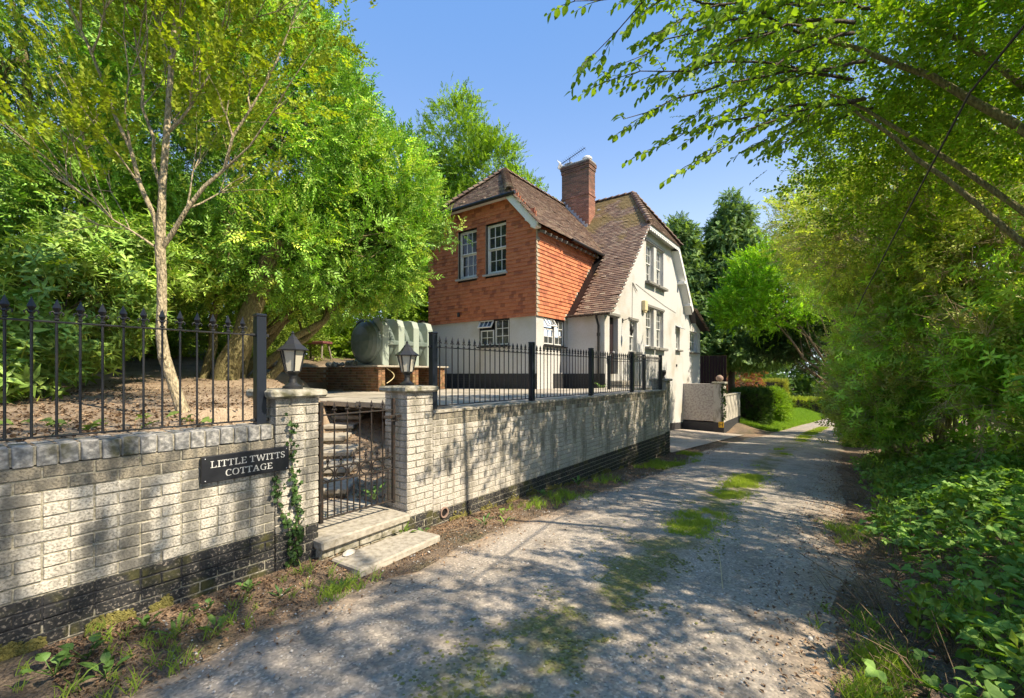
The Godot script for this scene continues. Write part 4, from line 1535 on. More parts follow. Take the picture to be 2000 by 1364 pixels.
	b.tube([P(-5.93, 1.78, 12.25), P(-5.93, 1.68, 12.26), P(-5.90, 1.45, 12.33), P(-5.90, -0.4, 12.33)], [0.035, 0.035, 0.035, 0.035], 10)
	b.lathe(P(-5.90, 1.18, 12.33), [[0.0, -0.05], [0.05, -0.05], [0.05, 0.05], [0.0, 0.05]], 12)
	obj(b, "downpipe", M.dark_wood, house)
	# --- windows
	var H := PI * 0.5
	for x in [-9.615, -8.455]:
		window("sash_window", P(x, 3.83, 10.70), 0.0, 0.81, 1.50, 3, 4, true, M.white_wood)
		b = MB.new()
		b.box(P(x, 3.02, 10.56), Vector3(0.93, 0.06, 0.15), Basis(Vector3.RIGHT, 0.2), 0.008)
		obj(b, "lead_sill", M.lead, house)
		b = MB.new()
		b.box(P(x - 0.425, 3.85, 10.6), Vector3(0.04, 1.6, 0.05), Basis.IDENTITY, 0.004)
		obj(b, "mortar_fillet", M.hung_pale, house)
	for e in [[Vector3(-8.545, 1.255, 10.68), 0.0, 1.19], [Vector3(-7.08, 1.25, 11.61), H, 1.22]]:
		var w: Node3D = Node3D.new()
		w.name = "casement_window"
		w.position = P(e[0].x, e[0].y, e[0].z) - gpos(house)
		w.rotation.y = e[1]
		house.add_child(w, true)
		var wid: float = e[2]
		b = MB.new()
		for s in [-1.0, 1.0]:
			b.box(Vector3(s * (wid * 0.5 - 0.02), 0, 0.02), Vector3(0.04, 0.85, 0.08), Basis.IDENTITY, 0.004)
			b.box(Vector3(0, s * 0.405, 0.02), Vector3(wid - 0.08, 0.04, 0.078), Basis.IDENTITY, 0.004)
		b.box(Vector3(0, 0, 0.0), Vector3(0.045, 0.77, 0.06), Basis.IDENTITY, 0.004)
		b.box(Vector3(-wid * 0.25, 0.11, 0.0), Vector3(wid * 0.5 - 0.06, 0.035, 0.06), Basis.IDENTITY, 0.004)
		obj(b, "frame", M.dark_wood, w, true)
		casement(w, Vector3(wid * 0.25 + 0.0, 0, 0.03), Basis.IDENTITY, wid * 0.5 - 0.07, 0.76, 2, 3, false)
		casement(w, Vector3(-wid * 0.25, -0.145, 0.03), Basis.IDENTITY, wid * 0.5 - 0.07, 0.46, 2, 2, false)
		var tilt := Basis(Vector3.RIGHT, -0.55)
		casement(w, Vector3(-wid * 0.25, 0.38, 0.05) + tilt * Vector3(0, -0.13, 0), tilt, wid * 0.5 - 0.05, 0.27, 3, 1, false)
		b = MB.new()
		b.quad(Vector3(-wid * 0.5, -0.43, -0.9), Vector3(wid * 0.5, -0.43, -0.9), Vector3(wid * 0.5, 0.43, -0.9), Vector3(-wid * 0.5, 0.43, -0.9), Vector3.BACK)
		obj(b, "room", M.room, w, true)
		b = MB.new()
		b.box(Vector3(0, -0.44, 0.09), Vector3(wid + 0.08, 0.04, 0.16), Basis.IDENTITY, 0.006)
		obj(b, "sill", M.dark_wood, w, true)
	for e in [[16.335, 1.72, 0.83, 1.46, 3, 4], [17.465, 1.72, 0.83, 1.46, 3, 4], [16.335, 4.10, 0.83, 1.46, 3, 4], [17.465, 4.10, 0.83, 1.46, 3, 4], [14.685, 1.27, 0.67, 1.06, 2, 4]]:
		window("sash_window", P(-5.87, e[1], e[0]), H, e[2], e[3], e[4], e[5], true, M.white_wood)
		b = MB.new()
		b.box(P(-5.68, e[1] - e[3] * 0.5 - 0.05, e[0]), Vector3(0.24, 0.1, e[2] + 0.22), Basis.IDENTITY, 0.012)
		obj(b, "sill", M.grey_wood, house)
	for e in [[16.9, 2.50, 2.1], [16.9, 4.88, 2.1], [14.69, 1.85, 0.86], [13.07, 1.84, 0.9]]:
		b = MB.new()
		b.box(P(-5.715, e[1], e[0]), Vector3(0.05, 0.09, e[2]), Basis.IDENTITY, 0.006)
		obj(b, "lintel", M.grey_wood, house)
	window("small_window", P(-5.84, 1.48, 19.83), H, 0.54, 0.9, 2, 3, false, M.white_wood)
	window("wide_window", P(-5.84, 1.515, 22.375), H, 1.35, 0.97, 4, 2, false, M.white_wood)
	for e in [[19.83, 0.99, 0.7], [22.375, 0.99, 1.5]]:
		b = MB.new()
		b.box(P(-5.68, e[1], e[0]), Vector3(0.18, 0.07, e[2]), Basis.IDENTITY, 0.01)
		obj(b, "sill", M.grey_wood, house)
	b = MB.new()
	b.box(P(-5.62, 2.0, 19.83), Vector3(0.24, 0.03, 0.7), Basis(Vector3.BACK, -0.5), 0.004)
	obj(b, "hood", M.lead, house)
	# --- door
	var d := Node3D.new()
	d.name = "front_door"
	d.position = P(-5.92, 0.78, 13.075) - gpos(house)
	d.rotation.y = H
	house.add_child(d)
	b = MB.new()
	b.box(Vector3(0, 0, 0), Vector3(0.65, 2.0, 0.05), Basis.IDENTITY, 0.004)
	for s in [-1.0, 1.0]:
		b.box(Vector3(s * 0.15, 0.35, 0.03), Vector3(0.2, 0.8, 0.02), Basis.IDENTITY, 0.008)
		b.box(Vector3(s * 0.15, -0.6, 0.03), Vector3(0.2, 0.55, 0.02), Basis.IDENTITY, 0.008)
	obj(b, "door_panel", M.door, d, true)
	b = MB.new()
	b.box(Vector3(-0.05, -0.2, 0.04), Vector3(0.26, 0.06, 0.02), Basis.IDENTITY, 0.006)
	obj(b, "letter_plate", M.aluminium, d, true)
	b = MB.new()
	b.lathe(Vector3(0.25, -0.1, 0.03), [[0.0, 0.07], [0.03, 0.06], [0.03, 0.03], [0.012, 0.0]], 12, false, Basis(Vector3.RIGHT, PI * 0.5))
	obj(b, "knob", M.aluminium, d, true)
	b = MB.new()
	b.box(P(-5.5, -0.32, 13.1), Vector3(0.5, 0.2, 1.0), Basis.IDENTITY, 0.015)
	obj(b, "door_step", M.concrete, house)
	b = MB.new()
	b.box(P(-5.69, 0.47, 12.6), Vector3(0.1, 0.16, 0.12), Basis.IDENTITY, 0.01)
	obj(b, "post_box", M.grey_wood, house)
	# --- chimney
	var ch := Node3D.new()
	ch.name = "chimney"
	ch.position = P(-8.67, 5.5, 16.25) - gpos(house)
	house.add_child(ch)
	b = MB.new()
	b.box(P(-8.67, 6.6, 16.25), Vector3(1.215, 3.7, 0.535))
	obj(b, "stack", M.mortar, ch)
	var list := []
	var h := 4.9
	var row := 0
	while h < 8.46:
		var dark := clampf((h - 6.2) / 2.2, 0.0, 1.0)
		var grow := 0.0 if h < 7.1 or h > 7.19 and h < 8.2 else (0.025 if h < 8.3 else 0.05)
		for e in [[P(-8.67, h, 15.97 - grow), Vector3.RIGHT, 1.24 + 2 * grow, 0.0], [P(-8.05 + grow, h, 16.25), Vector3.FORWARD, 0.56 + 2 * grow, H], [P(-8.67, h, 16.53 + grow), Vector3.RIGHT, 1.24 + 2 * grow, 0.0]]:
			var ln: float = e[2]
			var x := -ln * 0.5 - (0.1125 if row % 2 else 0.0)
			while x < ln * 0.5 - 0.02:
				var a := maxf(x, -ln * 0.5)
				var z := minf(x + 0.225, ln * 0.5)
				if z - a > 0.03:
					var inw: Vector3 = (P(-8.67, h, 16.25) - e[0]).normalized() * 0.05
					var along := Basis(Vector3.UP, H) if e[3] == 0.0 else Basis.IDENTITY
					var q := Color(.30, .13, .085).lerp(Color(.44, .21, .14), rng.randf()).lerp(Color(.10, .07, .052), clampf(dark * 0.85 + rng.randf_range(-.35, .25), 0.0, 0.92))
					list.push_back([Transform3D(along * Basis.from_scale(Vector3(1, 1, (z - a - 0.01) / 0.215)), e[0] + e[1] * (a + z) * 0.5 + inw), q])
				x += 0.225
		h += 0.075
		row += 1
	stuff("brickwork", bricks.stretcher[0], M.brick, list, ch)
	b = MB.new()
	b.box(P(-8.67, 8.5, 16.25), Vector3(1.3, 0.1, 0.62), Basis.IDENTITY, 0.03)
	obj(b, "flaunching", M.coping, ch)
	b = MB.new()
	b.lathe(P(-8.27, 8.54, 16.25), [[0.17, 0.0], [0.17, 0.1], [0.2, 0.1], [0.2, 0.15], [0.12, 0.22], [0.0, 0.25]], 16)
	obj(b, "chimney_cowl", M.white_plain, ch)
	b = MB.new()
	b.box(P(-9.05, 8.6, 16.25), Vector3(0.36, 0.16, 0.36), Basis.IDENTITY, 0.03)
	obj(b, "chimney_pot", M.coping, ch)
	b = MB.new()   # lead round its foot
	b.quad(P(-8.03, 5.55, 15.9), P(-8.03, 6.25, 16.55), P(-7.78, 5.98, 16.55), P(-7.95, 5.5, 15.85), Vector3(1, 1, 1))
	for i in 10:
		b.box(P(-8.05 - i * 0.125, 5.72 + i * 0.1365, 15.945), Vector3(0.15, 0.16, 0.02), jig(0.05), 0.004)
	b.quad(P(-8.02, 6.3, 16.54), P(-7.6, 6.55, 16.7), P(-8.02, 6.75, 16.75), P(-8.3, 6.4, 16.6), Vector3(0, 1, 1))
	obj(b, "lead_flashing", M.lead, ch)
	var an := Node3D.new()
	an.name = "aerial"
	an.position = P(-9.2, 8.6, 16.1) - gpos(house)
	house.add_child(an)
	b = MB.new()
	var a0 := P(-9.35, 8.62, 15.95)
	var a1 := P(-8.2, 8.98, 15.95)
	b.tube([a0, a1], [0.014, 0.014], 6)
	for i in 14:
		var q := a0.lerp(a1, (i + 0.5) / 14.0)
		b.tube([q - Vector3(0, 0.02, 0.14), q + Vector3(0, 0.02, 0.14)], [0.006, 0.006], 4)
	b.tube([P(-8.9, 8.4, 15.96), P(-8.9, 8.77, 15.96)], [0.016, 0.016], 6)
	obj(b, "boom", M.iron, an)
	b = MB.new()
	b.box(a0 + Vector3(-0.02, 0.08, 0), Vector3(0.02, 0.2, 0.3), Basis(Vector3.BACK, 0.6), 0.003)
	b.box(a0 + Vector3(0.0, -0.1, 0), Vector3(0.02, 0.2, 0.3), Basis(Vector3.BACK, -0.4), 0.003)
	obj(b, "reflector", M.aluminium, an)
	# --- small things on the walls
	b = MB.new()
	b.box(P(-5.66, 2.42, 15.60), Vector3(0.14, 0.36, 0.28), Basis.IDENTITY, 0.015)
	b.box(P(-5.66, 2.21, 15.60), Vector3(0.10, 0.08, 0.16), Basis.IDENTITY, 0.015)
	obj(b, "alarm_box", M.cream, house)
	b = MB.new()
	b.tube([P(-5.72, 1.72, 13.75), P(-5.5, 1.78, 13.75), P(-5.42, 1.74, 13.75), P(-5.42, 1.62, 13.75)], [0.012, 0.012, 0.012, 0.012], 6)
	b.lathe(P(-5.42, 1.2, 13.75), [[0.0, 0.0], [0.03, 0.05], [0.075, 0.2], [0.055, 0.32], [0.02, 0.38], [0.0, 0.42]], 6, true)
	b.box(P(-5.72, 1.72, 13.75), Vector3(0.02, 0.14, 0.08), Basis.IDENTITY, 0.004)
	obj(b, "wall_lantern", M.lamp_black, house)
	b = MB.new()
	b.tube([P(-5.72, 3.1, 14.9), P(-5.715, 2.95, 16.0), P(-5.715, 2.72, 18.0), P(-5.715, 2.6, 19.5)], [0.008, 0.008, 0.008, 0.008], 4)
	b.tube([P(-5.72, 3.1, 14.6), P(-5.715, 2.0, 14.55), P(-5.715, 1.9, 14.55)], [0.007, 0.007, 0.007], 4)
	b.tube([P(-5.71, 3.08, 14.6), P(-5.69, 2.85, 14.95)], [0.018, 0.012], 5)
	obj(b, "cable", M.grey_wood, house)
	b = MB.new()
	b.box(P(-9.95, 1.9, 10.52), Vector3(0.09, 0.14, 0.05), Basis.IDENTITY, 0.01)
	b.box(P(-5.71, 0.35, 19.6), Vector3(0.03, 0.1, 0.1), Basis.IDENTITY, 0.005)
	obj(b, "vent", M.dark_wood, house)
	# --- the far wall, its pillar and the sign
	var w := thing("boundary_wall", P(-4.9, -2.6, 20.7), "stained white rendered wall with black foot across the end of the drive", "wall")
	b = MB.new()
	b.box(P(-4.95, -1.25, 20.72), Vector3(1.6, 1.62, 0.22), Basis.IDENTITY, 0.01)
	obj(b, "render", M.boundary, w)
	b = MB.new()
	b.box(P(-4.95, -2.42, 20.715), Vector3(1.6, 0.62, 0.25), Basis.IDENTITY, 0.008)
	obj(b, "black_plinth", M.house_black, w)
	w = thing("boundary_wall", P(-4.1, -2.7, 23), "low mossy white wall with black foot running beyond the ball topped pillar", "wall")
	b = MB.new()
	b.box(P(-4.2, -1.55, 22.9), Vector3(0.2, 1.12, 3.75), Basis.IDENTITY, 0.01)
	obj(b, "render", M.wall_paint, w)
	b = MB.new()
	b.box(P(-4.2, -2.55, 22.9), Vector3(0.225, 0.9, 3.75), Basis.IDENTITY, 0.008)
	obj(b, "black_plinth", M.house_black, w)
	b = MB.new()
	b.box(P(-4.2, -0.97, 22.9), Vector3(0.26, 0.05, 3.78), Basis.IDENTITY, 0.01)
	obj(b, "coping", M.stone, w)
	var p := thing("ball_pillar", P(-4.25, -2.6, 20.8), "white pillar topped with a stone ball beyond the drive", "pillar")
	b = MB.new()
	b.box(P(-4.25, -1.25, 20.8), Vector3(0.42, 1.7, 0.42), Basis.IDENTITY, 0.015)
	obj(b, "shaft", M.wall_paint_light, p)
	b = MB.new()
	b.box(P(-4.25, -2.4, 20.8), Vector3(0.44, 0.62, 0.44), Basis.IDENTITY, 0.01)
	obj(b, "black_plinth", M.house_black, p)
	b = MB.new()
	b.box(P(-4.25, -0.40, 20.8), Vector3(0.54, 0.09, 0.54), Basis.IDENTITY, 0.02)
	obj(b, "cap_stone", M.stone, p)
	b = MB.new()
	var prof := []
	for i in 13:
		var a := -PI * 0.5 + PI * i / 12.0
		prof.push_back([cos(a) * 0.15, sin(a) * 0.15 + 0.14])
	b.lathe(P(-4.25, -0.35, 20.8), prof, 20)
	obj(b, "stone_ball", M.terracotta, p)
	var hy := thing("hydrant_sign", P(-4.14, -2.3, 20.57), "small yellow hydrant plate with a black H on the ball topped pillar", "sign")
	b = MB.new()
	b.box(P(-4.14, -2.18, 20.577), Vector3(0.2, 0.25, 0.016), Basis.IDENTITY, 0.003)
	obj(b, "plate", M.yellow, hy)
	b = MB.new()
	for x in [-0.055, 0.055]:
		b.box(P(-4.14 + x, -2.18, 20.567), Vector3(0.022, 0.17, 0.006))
	b.box(P(-4.14, -2.18, 20.567), Vector3(0.088, 0.02, 0.0055))
	obj(b, "letter", M.cable, hy)
	# dark boarded fence under the conifers
	var f := thing("board_fence", P(-7, -2.4, 28), "dark red brown boarded fence in the shade under the conifers", "fence")
	var fb := MB.new()
	fb.box(Vector3.ZERO, Vector3(0.145, 3.4, 0.025), Basis.IDENTITY, 0.004)
	var fm := fb.mesh()
	for i in 24:
		piece("board", fm, M.fence_red, Transform3D(jig(0.006), P(-9.0 + i * 0.155, -0.65, 28.0 + rng.randf_range(-.008, .008)) - gpos(f)), f)


# ---------------------------------------------------------------- plants
var sprig := {}


func make_sprigs() -> void:
	var r := RandomNumberGenerator.new()
	r.seed = 77
	var twig := Color(1.1, .75, .55)
	# each sprig grows along +Y and faces +Z
	for e in [["small", 9, 0.22, 0.062, 0.030, 0.9], ["laurel", 9, 0.26, 0.095, 0.036, 0.7], ["beech", 9, 0.30, 0.066, 0.044, 1.1], ["maple", 8, 0.28, 0.085, 0.07, 0.8], ["far", 8, 0.5, 0.19, 0.12, 0.9]]:
		var b := MB.new()
		b.col = twig
		b.tube([Vector3.ZERO, Vector3(0.01, e[2] * 0.5, 0), Vector3(0, e[2], 0.01)], [0.0035, 0.0025, 0.001], 3, false)
		for i in e[1]:
			var f: float = (i + 0.6) / e[1]
			var s := 1.0 if i % 2 else -1.0
			var tip := smoothstep(0.75, 1.0, f)
			b.col = Color.WHITE * r.randf_range(0.75, 1.2)
			b.leaf(Vector3(0, f * e[2], 0), Vector3(s * e[5] * (1.0 - tip), 0.75, r.randf_range(-.35, .35)), Vector3(r.randf_range(-.4, .4), r.randf_range(-.5, .2), 1), e[3] * r.randf_range(.75, 1.15), e[4] * r.randf_range(.8, 1.15), 0.16)
		sprig[e[0]] = b.mesh()
	# rhododendron: whorls at the shoot's end
	var b2 := MB.new()
	b2.col = Color(.9, .75, .5)
	b2.tube([Vector3(0, -0.16, 0), Vector3.ZERO], [0.006, 0.005], 4, false)
	for i in 9:
		var a := TAU * i * 0.382
		var out := Vector3(cos(a), r.randf_range(.0, .5), sin(a))
		b2.col = Color.WHITE * r.randf_range(0.75, 1.2)
		b2.leaf(Vector3(0, -0.012 * i, 0), out, Vector3(0, 1, 0) + out * -0.4, r.randf_range(.10, .145), r.randf_range(.03, .042), 0.12, false, 0.2)
	sprig.whorl = b2.mesh()
	# conifer: drooping flat fan
	var b3 := MB.new()
	for i in 13:
		var f := i / 12.0
		var s := 1.0 if i % 2 else -1.0
		b3.col = Color.WHITE * r.randf_range(0.7, 1.25)
		b3.leaf(Vector3(0, f * 0.5, -f * f * 0.1), Vector3(s * (1.0 - f * 0.8), 0.9, r.randf_range(-.3, .1)), Vector3(r.randf_range(-.3, .3), 0, 1), 0.30 - f * 0.12, 0.075, 0.1, false, 0.25)
	sprig.fan = b3.mesh()
	# bramble: three toothed leaflets on a stalk
	var b4 := MB.new()
	b4.col = Color(.8, .8, .5)
	b4.tube([Vector3(0, -0.14, 0), Vector3(0, 0, 0)], [0.003, 0.002], 3, false)
	for i in 3:
		var a := (i - 1) * 1.35
		b4.col = Color.WHITE * r.randf_range(0.8, 1.15)
		b4.leaf(Vector3.ZERO, Vector3(sin(a), 0.12, cos(a)), Vector3(0, 1, 0.1), 0.085 if i == 1 else 0.07, 0.058, 0.14, true, 0.25)
	sprig.bramble = b4.mesh()
	# grass: a tuft of blades
	var b5 := MB.new()
	for i in 11:
		var a := r.randf() * TAU
		var lean := r.randf_range(.15, .8)
		var q := Vector3(r.randf_range(-.03, .03), 0, r.randf_range(-.03, .03))
		var d := Vector3(cos(a) * lean, 1, sin(a) * lean).normalized()
		var hgt := r.randf_range(.05, .12)
		var sd := d.cross(Vector3(cos(a), 0, sin(a)).rotated(Vector3.UP, 1.2)).normalized() * 0.0022
		b5.col = Color.WHITE * r.randf_range(.7, 1.3)
		var m := q + d * hgt * 0.6
		var t := q + d * hgt + Vector3(cos(a), -0.6, sin(a)) * hgt * 0.25 * lean
		b5.quad(q - sd, q + sd, m + sd, m - sd, Vector3(cos(a), .3, sin(a)))
		b5.face(m - sd, m + sd, t, Vector3(cos(a), .3, sin(a)))
	sprig.tuft = b5.mesh()
	# one ivy leaf, one beech leaf, a dead leaf, a pebble, a twig
	var b6 := MB.new()
	for k in 5:
		var a := (k - 2) * 0.8
		b6.leaf(Vector3.ZERO, Vector3(sin(a), cos(a) + 0.25, 0), Vector3(0, 0, 1), [0.5, 0.8, 1.0, 0.8, 0.5][k] * 0.036, 0.02, 0.1)
	sprig.ivy = b6.mesh()
	var b7 := MB.new()
	b7.leaf(Vector3.ZERO, Vector3(0, 1, 0.1), Vector3(0, 0, 1), 0.07, 0.045, 0.12, true, 0.12)
	sprig.leaf = b7.mesh()
	var b8 := MB.new()
	b8.leaf(Vector3(-0.02, 0, 0), Vector3(1, 0, 0), Vector3(0, 1, 0), 0.045, 0.024, 0.35, false, 0.3)
	sprig.dead = b8.mesh()
	var b9 := MB.new()
	b9.lathe(Vector3.ZERO, [[0.0, -0.3], [0.8, -0.1], [1.0, 0.15], [0.6, 0.5], [0.0, 0.6]], 5, true)
	sprig.pebble = b9.mesh()
	var b10 := MB.new()
	b10.tube([Vector3(-0.09, 0, 0), Vector3(-0.02, 0.006, 0.012), Vector3(0.09, 0, -0.01)], [0.0025, 0.002, 0.0012], 4, false)
	sprig.twig = b10.mesh()
	# bare twiggy growth
	var b11 := MB.new()
	for i in 7:
		var d := Vector3(r.randf_range(-.7, .7), 1, r.randf_range(-.7, .7)).normalized()
		var m := d * 0.25
		b11.tube([Vector3.ZERO, m, m + (d + Vector3(r.randf_range(-.6, .6), r.randf_range(-.5, .3), r.randf_range(-.6, .6))) * 0.28], [0.005, 0.0035, 0.0015], 3, false)
	sprig.bare = b11.mesh()
	# one large rhododendron leaf
	var b12 := MB.new()
	b12.leaf(Vector3.ZERO, Vector3(0, 1, 0), Vector3(0, 0, 1), 0.15, 0.05, 0.1, true, 0.22)
	sprig.big = b12.mesh()


func facing(dir: Vector3, nrm: Vector3, s: float) -> Basis:
	var y := dir.normalized()
	var x := y.cross(nrm)
	if x.length_squared() < 0.0001:
		x = y.cross(Vector3(0.3, 0.2, 0.9))
	x = x.normalized()
	return Basis(x * s, y * s, x.cross(y) * s)


func rdir(r: RandomNumberGenerator) -> Vector3:
	var z := r.randf_range(-1, 1)
	var a := r.randf() * TAU
	var q := sqrt(1.0 - z * z)
	return Vector3(cos(a) * q, z, sin(a) * q)


# leaf masses: lobes hold [middle, radii, weight]; clumps of sprigs lie near each lobe's skin, with gaps where the noise is low
func crown(par: Node, called: String, shape: String, m: Material, lobes: Array, clumps: int, per: int, spread: float, size: float, qa: Color, qb: Color, sd: int, opt := {}) -> Array:
	var r := RandomNumberGenerator.new()
	r.seed = sd
	var inner: float = opt.get("inner", 0.62)
	var gap: float = opt.get("gap", -0.25)
	var up: float = opt.get("up", 0.35)
	var gf: float = opt.get("gapf", 0.45)
	var total := 0.0
	for l in lobes:
		total += l[2]
	var list := []
	var mids := []
	for l in lobes:
		for i in int(clumps * l[2] / total):
			var d := rdir(r)
			var f := lerpf(inner, 1.0, sqrt(r.randf()))
			if l.size() > 3:   # clipped box hedge
				var fc := r.randi() % 3
				d = Vector3(r.randf_range(-1, 1), r.randf_range(-1, 1), r.randf_range(-1, 1))
				d[fc] = signf(d[fc])
				f = r.randf_range(0.93, 1.0)
			var p: Vector3 = l[0] + d * l[1] * f
			if nz.get_noise_3dv(p * 12.0 * gf) < gap + r.randf_range(-.06, .06):
				continue
			mids.push_back(p)
			var out: Vector3 = (d / l[1]).normalized()
			var q := qa.lerp(qb, r.randf()) * r.randf_range(0.8, 1.25)
			for j in per:
				var o := Vector3(r.randfn(0, 1), r.randfn(0, 0.8), r.randfn(0, 1)) * spread
				var dir := (out * 0.8 + Vector3.UP * up + rdir(r) * 0.8)
				var nrm := (out * 0.5 + Vector3.UP * 0.8 + rdir(r) * 0.6)
				list.push_back([Transform3D(facing(dir, nrm, size * r.randf_range(.75, 1.25)), p + o), q * r.randf_range(0.85, 1.15)])
	stuff(called, sprig[shape], m, list, par)
	return mids


func limb(b: MB, a: Vector3, z: Vector3, r0: float, r1: float, sag: float, r: RandomNumberGenerator, n := 7, sides := 7, wob := 0.04) -> Array:
	var pts := []
	var rd := []
	var ln := a.distance_to(z)
	for i in n:
		var f := i / float(n - 1)
		var p := a.lerp(z, f) + Vector3.UP * (sag * ln * 4.0 * f * (1.0 - f))
		if i > 0 and i < n - 1:
			p += rdir(r) * ln * wob
		pts.push_back(p)
		rd.push_back(lerpf(r0, r1, pow(f, 0.8)))
	b.tube(pts, rd, sides)
	return pts


# trunk and limbs that reach for the leaf masses
func frame(t: Node, base: Vector3, lobes: Array, stems: int, rad: float, m: Material, sd: int, called := "trunk", wide := 2.0) -> void:
	var r := RandomNumberGenerator.new()
	r.seed = sd
	for s in stems:
		var b := MB.new()
		var goal: Vector3 = lobes[s % lobes.size()][0]
		var foot := base + Vector3(r.randf_range(-1, 1), 0, r.randf_range(-1, 1)) * rad * (wide if stems > 1 else 0.0) + Vector3.DOWN * 0.2
		var tr := limb(b, foot, goal, rad * r.randf_range(.75, 1.1), rad * 0.25, 0.05, r, 9, 9, 0.025)
		obj(b, called, m, t)
		b = MB.new()
		for k in 5:
			var f: Vector3 = tr[3 + r.randi() % 5]
			var l: Array = lobes[r.randi() % lobes.size()]
			var e: Vector3 = l[0] + rdir(r) * l[1] * 0.75
			var p := limb(b, f, e, rad * 0.3, rad * 0.06, 0.06, r, 6, 6, 0.05)
			for j in 3:
				limb(b, p[2 + r.randi() % 3], p[4] + rdir(r) * l[1] * 0.45, rad * 0.1, 0.006, 0.03, r, 4, 4, 0.06)
		obj(b, "branches", m, t)


